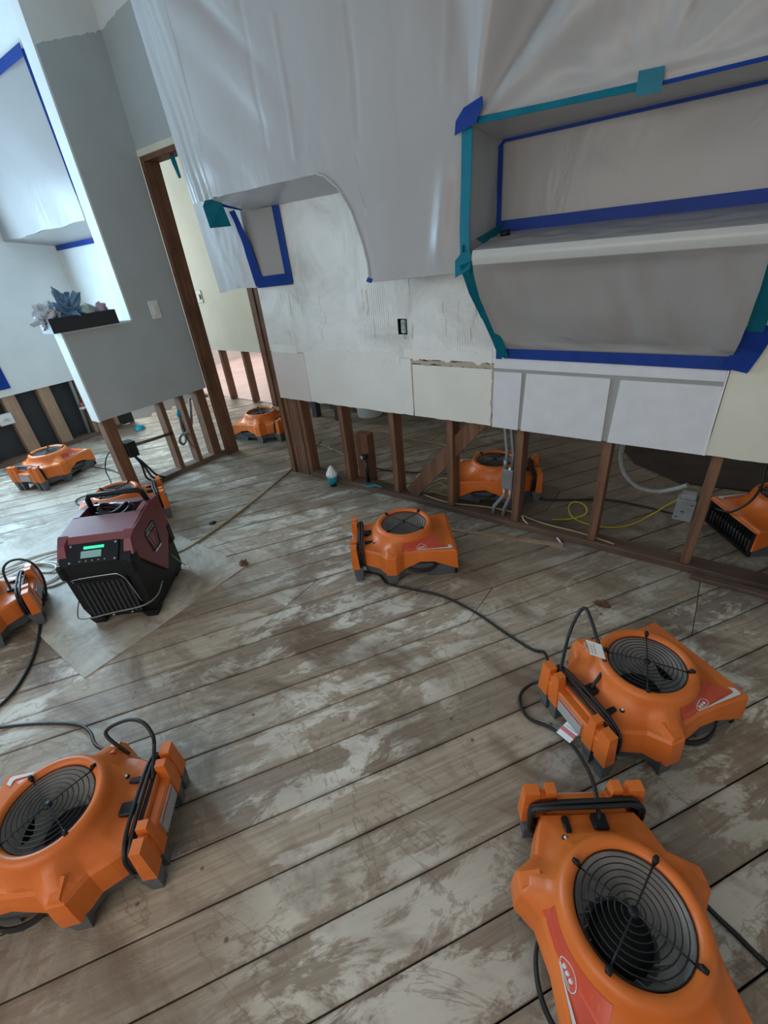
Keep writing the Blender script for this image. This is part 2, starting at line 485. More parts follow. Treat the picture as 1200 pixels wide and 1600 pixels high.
# =================================================================== STRUCTURE
# ---- floor: dark void below, boards laid diagonally over joists that run along Y
floor = struct(MB().box(-7.2, 2.3, -2.3, 6.2, -0.16, -0.035).build('floor', 'black_sheathing'))
ca, sa = math.cos(PLANK_ANG), math.sin(PLANK_ANG)
def uv2xy(u, v): return (u * ca - v * sa, u * sa + v * ca)
BX0, BX1, BY0, BY1 = -5.42, 2.15, -2.2, 4.3
PW = 0.1525; V0 = 0.353 - 25 * PW
rp = random.Random(3)
def u_on_x(x, v): return (x + v * sa) / ca        # u where the board line v crosses that joist
joists = [-1.445 + 0.4064 * k for k in range(-12, 14)]
forced = {}
for k in range(70):
    v = V0 + k * PW
    if 1.50 < v + PW / 2 < 1.87: forced[k] = [-1.445]
    if 0.80 < v + PW / 2 < 0.98: forced[k] = [0.1806]
for k in range(70):
    v0, v1 = V0 + k * PW + 0.0022, V0 + (k + 1) * PW - 0.0022
    vm = (v0 + v1) / 2
    lo, hi = -1e9, 1e9
    # clip the board line to the floor rectangle
    for (p0, d0, a, b_) in ((-vm * sa, ca, BX0, BX1), (vm * ca, sa, BY0, BY1)):
        t0, t1 = sorted(((a - p0) / d0, (b_ - p0) / d0))
        lo, hi = max(lo, t0), min(hi, t1)
    if hi - lo < 0.25: continue
    cuts = list(forced.get(k, []))
    x_lo, x_hi = uv2xy(lo, vm)[0], uv2xy(hi, vm)[0]
    if not cuts:
        js = [j for j in joists if x_lo + 0.5 < j < x_hi - 0.5]
        if js and rp.random() < 0.55: cuts.append(rp.choice(js))
    ends = [None] + sorted(cuts) + [None]
    for a, b_ in zip(ends[:-1], ends[1:]):
        g = 0.0015
        ua0 = lo if a is None else u_on_x(a + g, v0); ua1 = lo if a is None else u_on_x(a + g, v1)
        ub0 = hi if b_ is None else u_on_x(b_ - g, v0); ub1 = hi if b_ is None else u_on_x(b_ - g, v1)
        if min(ub0, ub1) - max(ua0, ua1) < 0.15: continue
        dz = rp.uniform(-0.0016, 0.0010)
        c4 = [uv2xy(ua0, v0), uv2xy(ub0, v0), uv2xy(ub1, v1), uv2xy(ua1, v1)]
        cx = sum(p[0] for p in c4) / 4; cy = sum(p[1] for p in c4) / 4
        bev = 0.002
        i4 = [uv2xy(ua0 + bev, v0 + bev), uv2xy(ub0 - bev, v0 + bev), uv2xy(ub1 - bev, v1 - bev), uv2xy(ua1 + bev, v1 - bev)]
        mb = MB()
        vs = [(x - cx, y - cy, -0.020) for x, y in c4] + [(x - cx, y - cy, -0.002) for x, y in c4] + [(x - cx, y - cy, 0.0) for x, y in i4]
        fs = [(3, 2, 1, 0), (8, 9, 10, 11)]
        for r in (0, 4):
            fs += [(r + i, r + (i + 1) % 4, r + 4 + (i + 1) % 4, r + 4 + i) for i in range(4)]
        mb.add(vs, fs)
        o = mb.build('plank', 'weathered_plank', floor); o.location = (cx, cy, dz)
# plywood sheets let into the floor under the dehumidifier
for (x0, x1, y0, y1) in ((-3.62, -1.89, 0.215, 1.10),):
    o = MB().cbox(x0, x1, y0, y1, -0.012, 0.004, 0.0015).build('plywood_patch', 'plywood', floor)
struct(MB().box(-7.2, 2.3, 3.5, 6.2, -0.03, -0.021).build('floor_far_room', 'weathered_plank'))
o = struct(MB().box(-7.2, -3.9, 3.42, 6.2, -0.02, 0.006).build('floor_hall', 'floor_pinkish'))

# ---- ceiling
struct(MB().box(-7.2, 2.3, -2.3, 6.2, CEIL, CEIL + 0.1).build('ceiling', 'ceiling_paint'))

# ---- main wall (wall_back)
wall_back = sempty('wall_back')
def wpanel(name, mat, x0, x1, z0, z1, y0=YW, th=0.014, parent=None, rag=0.0, seed=0):
    """a board of wallboard with slightly ragged lower edge"""
    n = max(2, int((x1 - x0) / 0.03)); r = random.Random(seed)
    lo = [z0 + (r.uniform(-rag, rag) if rag else 0) for _ in range(n + 1)]
    vs = []; fs = []
    for i in range(n + 1):
        x = x0 + (x1 - x0) * i / n
        vs += [(x, y0, lo[i]), (x, y0, z1), (x, y0 + th, z1), (x, y0 + th, lo[i])]
    for i in range(n):
        a = 4 * i; b_ = a + 4
        fs += [(a + k, b_ + k, b_ + (k + 1) % 4, a + (k + 1) % 4) for k in range(4)]
    e = 4 * n
    fs += [(0, 1, 2, 3), (e + 3, e + 2, e + 1, e)]
    return MB().add(vs, fs).build(name, mat, parent if parent is not None else wall_back)

# rough upper field with the hole of the outlet
def rough_panel():
    xs = [-2.52, -2.2, -1.9, -1.6, -1.445, -1.388, -1.2, -1.0, -0.875]
    zs = [0.93, 1.02, 1.055, 1.135, 1.4, 1.8, 2.3, CEIL]
    mb = MB()
    for i in range(len(xs) - 1):
        for j in range(len(zs) - 1):
            if xs[i] == -1.445 and zs[j] == 1.055: continue
            mb.box(xs[i], xs[i + 1], YW, YW + 0.013, zs[j], zs[j + 1])
    return mb.build('wallboard', 'scraped_adhesive_drywall', wall_back)
rough_panel()
wpanel('wallboard', 'drywall_pinkish', -2.518, -2.206, ZC, 0.927, YW + 0.0005, rag=0.002, seed=1)
wpanel('wallboard', 'drywall_paper', -2.203, -1.378, ZC, 0.929, YW, rag=0.003, seed=2)
wpanel('wallboard', 'drywall_cream', -1.370, -0.896, ZC, 0.900, YW + 0.001, rag=0.002, seed=3)
# torn seam strips round the cream patch: ragged plates
def ragged(x0, x1, z0, z1, y, mat, seed, n=18, amp=0.012, name='torn_paper'):
    r = random.Random(seed); vs = []; fs = []
    vert = (z1 - z0) > (x1 - x0)
    for i in range(n + 1):
        t = i / n
        if vert:
            z = z0 + (z1 - z0) * t
            a = (x0 + amp * (1.5 * nz(z * 28, seed) + 0.5 * r.uniform(-1, 1)), y, z); b_ = (x1 + amp * (1.5 * nz(z * 28, seed + 50) + 0.5 * r.uniform(-1, 1)), y, z)
        else:
            x = x0 + (x1 - x0) * t
            a = (x, y, z0 + amp * (1.6 * nz(x * 16, seed) + 0.35 * r.uniform(-1, 1))); b_ = (x, y, z1 + amp * (1.6 * nz(x * 16, seed + 50) + 0.35 * r.uniform(-1, 1)))
        vs += [a, b_, (b_[0], y + 0.004, b_[2]), (a[0], y + 0.004, a[2])]
    for i in range(n):
        p = 4 * i; q = p + 4
        fs += [(p + k, q + k, q + (k + 1) % 4, p + (k + 1) % 4) for k in range(4)]
    fs += [(3, 2, 1, 0), (4 * n, 4 * n + 1, 4 * n + 2, 4 * n + 3)]
    if vert: fs = [f_[::-1] for f_ in fs]
    return MB().add(vs, fs).build(name, mat, wall_back)
ragged(-1.372, -0.885, 0.903, 0.927, YW - 0.0012, 'torn_seam', 5, 40, 0.0075)
ragged(-1.379, -1.371, 0.63, 0.92, YW + 0.0002, 'torn_seam', 6, 22, 0.003)
ragged(-0.899, -0.890, 0.62, 0.90, YW + 0.0002, 'torn_seam', 8, 20, 0.004)
ragged(-2.20, -1.45, 0.905, 0.955, YW - 0.0016, 'drywall_paper', 9, 70, 0.018)
ragged(-1.42, -0.90, 0.930, 0.985, YW - 0.002, 'drywall_paper', 10, 60, 0.014)
ragged(-2.50, -2.26, 0.925, 0.975, YW - 0.002, 'drywall_paper', 11, 14, 0.006)
# smears of set adhesive
for i in range(26):
    r = random.Random(100 + i)
    x = r.uniform(-2.4, -0.95); z = r.uniform(0.98, 1.28)
    ragged(x, x + r.uniform(0.010, 0.05), z, z + r.uniform(0.05, 0.13), YW - 0.0010 - 0.00008 * i, 'scraped_adhesive_drywall', 200 + i, 14, 0.0045, 'adhesive_smear')
# tiles and grout
MB().box(-0.889, 0.050, YW + 0.001, YW + 0.014, ZC, 1.05).build('grout_bed', 'grout', wall_back)
for (a, b0, b1, z0, z1) in ((-0.886, -0.744, -0.748, ZC - 0.002, 0.892), (-0.722, -0.352, -0.360, ZC - 0.002, 0.892), (-0.312, 0.046, 0.046, ZC - 0.002, 0.890), (-0.886, 0.046, 0.046, 0.908, 1.05)):
    vs = [(a if z0 < 0.9 else a, YW - 0.005, z0), (b1 + (b1 - b0) * 0, YW - 0.005, z0), (b0, YW - 0.005, z1), (a, YW - 0.005, z1)]
    if z0 < 0.9 and a > -0.8: vs[0] = (a - 0.010, YW - 0.005, z0); vs[1] = (b1 + 0.012, YW - 0.005, z0)
    bk = [(p[0], YW + 0.002, p[2]) for p in vs]
    MB().add(vs + bk, [(0, 1, 2, 3), (7, 6, 5, 4), (0, 4, 5, 1), (1, 5, 6, 2), (2, 6, 7, 3), (3, 7, 4, 0)]).build('tile', 'tile_white', wall_back)
MB().box(0.047, 0.053, YW - 0.008, YW + 0.012, ZC - 0.002, 1.05).build('tile_trim', 'caulk_white', wall_back)
wpanel('wallboard', 'plaster_cream', 0.056, 2.2, ZC, CEIL, YW - 0.004, rag=0.002, seed=12, th=0.02)
wpanel('wallboard', 'scraped_adhesive_drywall', -0.874, 0.053, 1.052, CEIL, YW + 0.002)
# back lining of the same wall (other room's side), so that no light leaks through
wpanel('wallboard', 'wall_paint_white', -2.52, 2.2, ZC, CEIL, YW + 0.103, 0.013)
# left room's share of this plane, and the wall over the door
wpanel('wallboard', 'wall_paint_white', XL, XP - 0.11, ZC, CEIL, YW + 0.05)
wpanel('wallboard', 'wall_paint_shaded', XP, -2.52, 2.14, CEIL, YW)
wpanel('wallboard', 'wall_paint_white', XP, -2.52, 2.14, CEIL, YW + 0.103)
# studs, double post, plates and the diagonal brace
def stud(x0, x1, y0=YW + 0.014, y1=YW + 0.103, z0=0.04, z1=ZC + 0.25, mat='stud_wood', parent=None, name='stud'):
    cx = (x0 + x1) / 2; cy = (y0 + y1) / 2
    o = MB().cbox(x0 - cx, x1 - cx, y0 - cy, y1 - cy, z0, z1, 0.002).build(name, mat, parent if parent is not None else wall_back)
    o.location = (cx, cy, 0); return o
for x in (-1.995, -1.578, -1.170, -0.758, -0.340, 0.083, 0.49, 0.90, 1.31):
    stud(x, x + 0.040)
stud(-2.515, -2.475, z0=0.0); stud(-2.470, -2.385, z0=0.0); stud(-2.383, -2.345, y0=YW + 0.02, z0=0.0)
o = MB().cbox(-2.25, 2.25, -0.05, 0.05, 0.0, 0.038, 0.003).build('sole_plate', 'plate_wood', wall_back); o.location = (-0.10, YW + 0.055, 0)
# brace
p0 = Vector((-1.46, YW + 0.06, 0.04)); p1 = Vector((-0.90, YW + 0.06, 0.70)); d = (p1 - p0).normalized(); w = Vector((-d.z, 0, d.x)) * 0.045
b4 = [p0 - w, p0 + w, p1 + w, p1 - w]
MB().hexa([p + Vector((0, -0.019, 0)) for p in b4][::-1], [p + Vector((0, 0.019, 0)) for p in b4][::-1]).build('brace', 'stud_wood', wall_back)
# strip of lath left on the floor along the wall
lath = MB(); pa, pb = Vector((-1.05, 1.945, 0)), Vector((-0.44, 2.085, 0)); dd = (pb - pa).normalized(); ww = Vector((-dd.y, dd.x, 0)) * 0.012
lath.hexa([pa - ww, pb - ww, pb + ww, pa + ww], [p + Vector((0, 0, 0.012)) for p in (pa - ww, pb - ww, pb + ww, pa + ww)])
tag(lath.build('wood_strip', 'stud_wood_light'), 'thin strip of bare wood lying along the foot of the stud wall', 'wood strip')
lath = MB(); lath.cbox(0.14, 2.1, 2.085, 2.125, 0.0, 0.022, 0.003)
tag(lath.build('wood_strip', 'plate_wood'), 'dark reddish wooden strip on the floor at the right end of the wall', 'wood strip')

# ---- door opening: jamb stud, header and trim
jamb = sempty('door_1')
stud(XP + 0.002, XP + 0.042, YW + 0.0, YW + 0.117, 0.0, 2.14, 'stud_wood', jamb, 'jamb')
stud(-2.56, -2.522, YW + 0.0, YW + 0.117, 0.0, 2.14, 'stud_wood', jamb, 'jamb')
o = MB().cbox(XP + 0.042, -2.56, YW + 0.002, YW + 0.117, 2.10, 2.14, 0.002).build('header', 'stud_wood', jamb)
o = MB().cbox(XP - 0.01, -2.5, YW - 0.004, YW + 0.02, 2.128, 2.165, 0.003).build('header_trim', 'plaster_cream', jamb)

# ---- partition
wall_part = sempty('wall_partition')
def xpanel(name, mat, y0, y1, z0, z1, x0, th=0.014, parent=None):
    return MB().box(x0 - th, x0, y0, y1, z0, z1).build(name, mat, parent if parent is not None else wall_part)
Y_NEAR, Y_FULL = 1.255, 1.72; ZL = 1.195
xpanel('wallboard', 'wall_paint_shaded', Y_NEAR, YW, ZC, ZL, XP)
xpanel('wallboard', 'wall_paint_shaded', Y_FULL, YW, ZL, CEIL, XP)
xpanel('wallboard', 'wall_paint_white', Y_NEAR, YW + 0.05, ZC, ZL, XP - 0.103)
xpanel('wallboard', 'wall_paint_white', Y_FULL, YW + 0.05, ZL, CEIL, XP - 0.103)
MB().box(XP - 0.117, XP + 0.001, Y_NEAR - 0.012, Y_NEAR, ZC - 0.005, ZL).build('end_board', 'wall_paint_white', wall_part)
MB().box(XP - 0.117, XP + 0.001, Y_FULL - 0.012, Y_FULL, ZL, CEIL).build('end_board', 'wall_paint_white', wall_part)
MB().box(XP - 0.120, XP + 0.003, Y_NEAR - 0.014, Y_FULL - 0.012, ZL - 0.012, ZL).build('ledge', 'wall_paint_white', wall_part)
# lighter band at the top with an uneven lower edge
vs = []; fs = []; nb = 30
for i in range(nb + 1):
    y = Y_FULL + (YW - Y_FULL) * i / nb
    z = 2.592 + (y - Y_FULL) * 0.32 + 0.012 * nz(y * 40) + 0.008 * nz(y * 95, 3)
    vs += [(XP + 0.0015, y, z), (XP + 0.0015, y, CEIL), (XP - 0.002, y, CEIL), (XP - 0.002, y, z)]
for i in range(nb):
    a = 4 * i; fs += [(a + k, a + 4 + k, a + 4 + (k + 1) % 4, a + (k + 1) % 4) for k in range(4)]
MB().add(vs, fs).build('pale_band', 'wall_paint_white', wall_part)
vs = []; fs = []
for i in range(nb + 1):
    x = XP + 0.9 * i / nb
    z = 2.724 + (x - XP) * 0.10 + 0.012 * nz(x * 40, 7)
    vs += [(x, YW - 0.0015, z), (x, YW - 0.0015, CEIL), (x, YW + 0.002, CEIL), (x, YW + 0.002, z)]
for i in range(nb):
    a = 4 * i; fs += [(a + k, a + 4 + k, a + 4 + (k + 1) % 4, a + (k + 1) % 4) for k in range(4)]
MB().add(vs, fs).build('pale_band', 'wall_paint_white', wall_part)
def pstud(y0, y1, z0=0.04, z1=ZC + 0.2, mat='stud_wood'):
    cy = (y0 + y1) / 2
    o = MB().cbox(-0.0445, 0.0445, y0 - cy, y1 - cy, z0, z1, 0.002).build('stud', mat, wall_part); o.location = (XP - 0.0585, cy, 0)
for y0, y1 in ((1.262, 1.342), (1.70, 1.738), (1.875, 1.913), (2.03, 2.068), (2.07, 2.108)):
    pstud(y0, y1)
o = MB().cbox(-0.05, 0.05, -0.44, 0.44, 0, 0.04, 0.003).build('sole_plate', 'plate_wood_y', wall_part); o.location = (XP - 0.0585, 1.70, 0)

# ---- left wall with the masked window out of frame
wall_left = sempty('wall_left')
WY0, WY1, WZ0, WZ1 = -0.05, 1.26, 0.76, 2.2
for (y0, y1, z0, z1) in ((-2.3, WY0, ZC, CEIL), (WY1, YW + 0.05, ZC, CEIL), (WY0, WY1, ZC, WZ0), (WY0, WY1, WZ1, CEIL)):
    xpanel('wallboard', 'wall_paint_white', y0, y1, z0, z1, XL, 0.014, wall_left)
MB().box(XL - 0.13, XL - 0.105, -2.3, YW + 0.2, 0.0, CEIL).build('sheathing', 'black_sheathing', wall_left)
for y0 in (-1.9, -1.5, -1.1, -0.7, -0.3, 0.1, 0.5, 0.92, 1.22, 1.52, 1.86, 2.09):
    w_ = 0.11 if y0 in (1.22, 1.52) else 0.04
    cy = y0 + w_ / 2
    o = MB().cbox(-0.0445, 0.0445, -w_ / 2, w_ / 2, 0.04, ZC + 0.1, 0.002).build('stud', 'stud_wood_light', wall_left); o.location = (XL - 0.0595, cy, 0)
o = MB().cbox(-0.05, 0.05, -2.2, 2.2, 0, 0.04, 0.003).build('sole_plate', 'plate_wood_y', wall_left); o.location = (XL - 0.058, -0.05, 0)
win = sempty('window_1')
MB().box(XL - 0.02, XL + 0.012, WY0 - 0.05, WY1, WZ0 - 0.05, WZ0).build('window_frame', 'wall_paint_white', win)
MB().box(XL - 0.02, XL + 0.012, WY0 - 0.05, WY1, WZ1, WZ1 + 0.05).build('window_frame', 'wall_paint_white', win)
MB().box(XL - 0.02, XL + 0.012, WY0 - 0.05, WY0, WZ0, WZ1).build('window_frame', 'wall_paint_white', win)
MB().box(XL - 0.055, XL - 0.05, WY0, WY1, WZ0, WZ1).build('pane', 'plastic_film', win)
# blue tape at the window's lower corner
mb = MB(); mb.ribbon([(XL + 0.014, 0.9, 0.70), (XL + 0.014, 1.325, 0.70)], (0, 0, 1), 0.06)
mb.build('tape_strip', 'tape_blue', win)
mb = MB(); mb.ribbon([(XL + 0.016, 1.29, 0.67), (XL + 0.016, 1.29, 2.2)], (0, 1, 0), 0.07)
mb.build('tape_strip', 'tape_blue', win)

# ---- walls out of the frame that close the room
wr = sempty('wall_rear')
for (x0, x1, z0, z1) in ((-5.4, -1.9, 0, CEIL), (0.8, 2.3, 0, CEIL), (-1.9, 0.8, 0, 0.95), (-1.9, 0.8, 2.3, CEIL)):
    MB().box(x0, x1, -2.3, -2.2, z0, z1).build('wallboard', 'wall_paint_white', wr)
struct(MB().box(2.2, 2.3, -2.3, 6.2, 0, CEIL).build('wall_right', 'wall_paint_white'))
struct(MB().box(-7.2, 2.3, 6.1, 6.2, 0, CEIL).build('wall_far', 'wall_paint_white'))
struct(MB().box(-7.2, -7.1, 2.2, 6.2, 0, CEIL).build('wall_hall_left', 'wall_paint_white'))
struct(MB().box(-4.08, -4.0, 3.47, 6.1, 0, CEIL).build('light_block_hall', 'wall_paint_white'))  # unseen, added to keep the hall light out of the back room
MB()
# ---- hall wall seen through the doorway
wh = sempty('wall_hall')
YH = 3.35
o = MB().box(-6.9, -4.13, YH, YH + 0.014, ZC, CEIL).build('wallboard', 'wall_paint_green', wh)
o = MB().box(-6.9, -4.13, YH + 0.10, YH + 0.114, ZC, CEIL).build('wallboard', 'wall_paint_white', wh)
for x in (-5.75, -5.33, -4.93, -4.50):
    stud(x, x + 0.042, YH + 0.014, YH + 0.10, 0.0, ZC + 0.2, 'stud_wood', wh)
stud(-4.13, -4.05, YH - 0.0, YH + 0.114, 0.0, CEIL, 'stud_wood', wh)

# =================================================================== MASKING FILM
def lerp(a, b, t): return a + (b - a) * t
def interp(tab, x):
    for (x0, y0), (x1, y1) in zip(tab[:-1], tab[1:]):
        if x <= x1: return lerp(y0, y1, max(0.0, (x - x0) / (x1 - x0)))
    return tab[-1][1]
YF = 1.85
LOW = [(-2.5, 1.782), (-1.635, 1.776), (-1.60, 1.765), (-1.536, 1.715), (-1.48, 1.62), (-1.428, 1.482), (-1.411, 1.418), (-1.404, 1.335), (-0.905, 1.352), (-0.85, 1.352)]
def crease(x): return 1.79 + 0.035 * (x + 1.63) / 0.73
def film_y(x, z):
    y = YF
    y += 0.016 * nz(x * 1.6 + 3, z * 0.9) + 0.005 * nz(x * 5, z * 2.5, 4)
    zc = crease(x)
    if x > -1.66 and z < zc: y += 0.13 * min(zc - z, 0.16) * min(1, (x + 1.66) / 0.12) - 0.06 * max(0, zc - z - 0.25)
    for xc, za, zb, s in ((-1.752, 1.85, 2.3, 1), (-1.381, 1.86, 2.6, -1), (-1.93, 1.9, 2.6, -1), (-0.985, 1.9, 2.7, 1)):
        if za < z < zb: y -= s * 0.0045 * math.exp(-((x - xc - 0.01 * nz(z * 4, xc)) / 0.010) ** 2)
    if z < zc: y -= 0.020 * math.exp(-((x + 1.02 - 0.12 * (z - 1.5)) / 0.035) ** 2) * math.sin(PI * max(0.0, min(1.0, (z - 1.36) / 0.40)))
    # long folds running from the left cabinet corner up to the left
    if x < -1.75:
        q = (x + 2.38) * 0.66 + (z - 1.78) * 0.74
        k = min(1, max(0, (z - 1.80) / 0.2)) * max(0, min(1, (-1.75 - x) / 0.35))
        y -= 0.034 * k * (abs(nz(q * 4.6, 0.3, z * 0.5)) * 2 - 0.5)
    # folds radiating from the taped corner beside the niche
    dx, dz = x + 0.88, z - 1.82
    if dz > 0 and dx > -0.25:
        a = math.atan2(dx, dz + 0.02); rr = math.hypot(dx, dz)
        y -= 0.078 * min(1, rr / 0.35) * math.sin(a * 7.0 + 0.4) * math.exp(-(a - 0.55) ** 2 / 0.35)
    dx2 = x + 0.33
    if dz > 0 and abs(dx2) < 0.4:
        a = math.atan2(dx2, dz + 0.03)
        y -= 0.012 * min(1, dz / 0.12) * nz(a * 4.5, 2.0, dz) * 1.6 * math.exp(-dz / 0.5)
    return y
sheet = thing('plastic_sheet', 'big translucent white masking film draped over the upper cabinets and hood on the stud wall', 'plastic sheet', (-1.2, YF, 1.3))
def pbuild(mb, name, mat, root):
    o = mb.build(name, mat, root); o.location = -Vector(root.location); return o
xs = [lerp(-2.40, -1.64, i / 56) for i in range(57)] + [lerp(-1.635, -1.404, i / 40) for i in range(1, 41)] + [lerp(-1.404, -0.903, i / 40) for i in range(1, 41)]
NV = 90
mb = MB(); vs = []; fs = []
for x in xs:
    lo = interp(LOW, x)
    for j in range(NV + 1):
        t = j / NV; z = lerp(lo, 2.93, t)
        vs.append((x, film_y(x, z), z))
for i in range(len(xs) - 1):
    for j in range(NV):
        a = i * (NV + 1) + j; b_ = a + NV + 1
        fs.append((a, b_, b_ + 1, a + 1))
mb.add(vs, fs, True)
# over the niche
def over(u, v):
    x = lerp(-0.903, 0.95, u); lo = interp([(-0.91, 1.815), (-0.344, 1.795), (0.0, 1.785), (0.95, 1.78)], x)
    z = lerp(lo, 2.93, v ** 1.2)
    return (x, film_y(x, z), z)
mb.grid(over, 110, 80)
pbuild(mb, 'front_film', 'plastic_film', sheet)
# underside of the left cabinet, taped down to the wall
def under(u, v):
    x = lerp(-2.42, -1.60, u)
    return (x, lerp(film_y(x, 1.78), YW - 0.002, v), lerp(interp(LOW, x), 1.727, v) + 0.006 * nz(x * 7, v * 3) - 0.010 * math.sin(PI * v))
pbuild(MB().grid(under, 40, 10), 'underside_film', 'plastic_film_thin', sheet)
# hood: return to the wall on the left, bottom
edge = [(-1.635, 1.776), (-1.60, 1.765), (-1.536, 1.715), (-1.48, 1.62), (-1.428, 1.482), (-1.411, 1.418), (-1.404, 1.335)]
def ret(u, v):
    k = u * (len(edge) - 1); i = min(int(k), len(edge) - 2); t = k - i
    x = lerp(edge[i][0], edge[i + 1][0], t); z = lerp(edge[i][1], edge[i + 1][1], t)
    return (x - 0.012 * math.sin(PI * v), lerp(film_y(x, z), YW - 0.002, v), z)
pbuild(MB().grid(ret, 24, 6), 'side_film', 'plastic_film', sheet)
pbuild(MB().tube([(x, film_y(x, z) - 0.001, z) for (x, z) in [(lerp(edge[i][0], edge[i + 1][0], t / 4), lerp(edge[i][1], edge[i + 1][1], t / 4)) for i in range(6) for t in range(4)]], 0.0055, 6), 'rolled_edge', 'plastic_film_clear', sheet)
def hbot(u, v):
    x = lerp(-1.404, -0.903, u)
    return (x, lerp(film_y(x, 1.34), YW - 0.002, v), interp(LOW, x) - 0.006 * math.sin(PI * v))
pbuild(MB().grid(hbot, 20, 6), 'bottom_film', 'plastic_film', sheet)
# loose flap at the left end
SIL = [(1.30, -2.555), (1.818, -2.606), (2.59, -2.681), (2.95, -2.71)]
def flap_front(u, v):
    z = lerp(1.775, 2.93, v); xs_ = interp(SIL, z)
    x = lerp(xs_, -2.39, u)
    q = u * 2.2 + (z - 1.78) * 1.3
    y = 1.868 + (film_y(-2.40, z) - 1.868) * u + 0.016 * math.sin(PI * u) * nz(q * 2.4, 5, z) - 0.012 * abs(math.sin(u * 7 + z * 3)) * math.sin(PI * u)
    return (x, y, z)
def flap_in(u, v):
    z = lerp(1.325, 1.80, v) ; xs_ = interp(SIL, z)
    z += (1 - v) * (0.012 * math.sin(u * 3) - 0.004)
    x = lerp(xs_, -2.523, u) + 0.030 * math.sin(PI * u) * nz(u * 3.2 + z * 1.5, z * 4.5, 2) + 0.012 * math.sin(PI * u) * nz(u * 9, z * 11, 8)
    return (x, lerp(1.868, YW - 0.004, u), z)
def flap_out(u, v):
    z = lerp(1.325, 2.93, v)
    return (lerp(interp(SIL, z), -2.56, u) - 0.02 * math.sin(PI * u), lerp(1.868, YW - 0.004, u), z)
mb = MB().grid(flap_front, 24, 60); mb.grid(flap_in, 36, 40)
pbuild(mb, 'loose_flap', 'plastic_film_clear', sheet)
# film panel on the wall under the cabinet, framed in blue tape
pbuild(MB().box(-2.52, -2.19, YW - 0.005, YW - 0.003, 1.33, 1.735), 'film_panel', 'plastic_film', sheet)
def tape(root, pts, wd, w, mat, name='tape_strip'):
    o = MB().ribbon(pts, wd, w).build(name, mat, root); o.location = -Vector(root.location); return o
yt = YW - 0.008
tape(sheet, [(-2.205, yt, 1.34), (-2.215, yt, 1.735)], (1, 0, 0.02), 0.055, 'tape_blue')
tape(sheet, [(-2.475, yt, 1.335), (-2.505, yt - 0.02, 1.55), (-2.53, yt - 0.06, 1.735)], (1, 0, 0.1), [0.085, 0.08, 0.07], 'tape_blue')
tape(sheet, [(-2.50, yt - 0.002, 1.352), (-2.18, yt - 0.002, 1.362)], (0, 0, 1), 0.062, 'tape_blue')
tape(sheet, [(-2.50, 1.96, 1.765), (-2.47, yt - 0.04, 1.74), (-2.2, yt - 0.004, 1.735)], (0, 0.5, 1), 0.015, 'tape_blue')
tape(sheet, [(-2.41, 1.855, 1.815), (-2.455, 1.885, 1.76), (-2.485, 1.93, 1.655)], [(1, 0.4, 0.2), (1, 0.6, 0.1), (1, 0.9, 0)], [0.02, 0.11, 0.12], 'tape_teal')
tape(sheet, [(-1.412, 1.862, 1.335), (-1.400, 1.862, 1.352)], (1, 0, -0.3), 0.030, 'tape_blue')
# niche: left cheek, soffit and the film over the back of it
def cheek(u, v):
    z = lerp(1.41, 1.81, v); return (-0.897 + 0.006 * nz(u * 4, z * 6), lerp(1.853, YW - 0.01, u), z)
def soff(u, v):
    x = lerp(-0.90, 0.95, u); return (x, lerp(film_y(x, 1.80), YW - 0.01, v), lerp(interp([(-0.91, 1.815), (-0.344, 1.795), (0.0, 1.785), (0.95, 1.78)], x), 1.787, v) - 0.004 * math.sin(PI * v))
niche = thing('plastic_sheet', 'grey masking film lining the wide niche above the sill, edged with dark blue tape', 'plastic sheet', (-0.42, YW - 0.01, 1.5))
def ppb(mb, name, mat): return pbuild(mb, name, mat, niche)
ppb(MB().grid(cheek, 10, 14), 'cheek_film', 'plastic_film_thin')
ppb(MB().grid(soff, 40, 6), 'soffit_film', 'plastic_film_thin')
ppb(MB().box(0.062, 0.066, 1.86, YW - 0.01, 1.40, 1.79), 'cheek_film', 'plastic_film_thin')
ppb(MB().grid(lambda u, v: (lerp(-0.895, 0.062, u), YW - 0.010 - 0.004 * nz(u * 3, v * 2) * math.sin(PI * u), lerp(1.46, 1.79, v)), 30, 10), 'back_film', 'plastic_film_thin')
yn = YW - 0.017
tape(niche, [(-0.885, yn, 1.496), (0.06, yn, 1.494)], (0, 0, 1), 0.048, 'tape_blue')
tape(niche, [(-0.884, yn - 0.001, 1.475), (-0.886, yn - 0.001, 1.77), (-0.868, yn - 0.001, 1.786)], (1, 0, 0.1), 0.020, 'tape_blue')
tape(niche, [(-0.875, yn - 0.002, 1.784), (0.06, yn - 0.002, 1.783)], (0, 0, 1), 0.013, 'tape_blue')
tape(niche, [(-0.905, 1.843, 1.345), (-0.909, 1.841, 1.5), (-0.903, 1.843, 1.66), (-0.900, 1.842, 1.80)], (1, -0.2, 0.01), 0.046, 'tape_teal')
tape(niche, [(-0.90, 1.828, 1.795), (-0.885, 1.826, 1.835), (-0.873, 1.829, 1.862)], (1, 0, 0.25), [0.085, 0.105, 0.07], 'tape_blue')
tape(niche, [(-0.86, 1.838, 1.812), (-0.6, 1.838, 1.803), (-0.30, 1.838, 1.793)], (0, 0.3, 1), [0.022, 0.018, 0.022], 'tape_teal')
tape(niche, [(-0.365, 1.834, 1.800), (-0.30, 1.834, 1.797)], (0, 0, 1), 0.055, 'tape_teal')
tape(niche, [(-0.300, 1.842, 1.790), (0.5, 1.842, 1.783)], (0, 0.3, 1), 0.010, 'tape_blue')
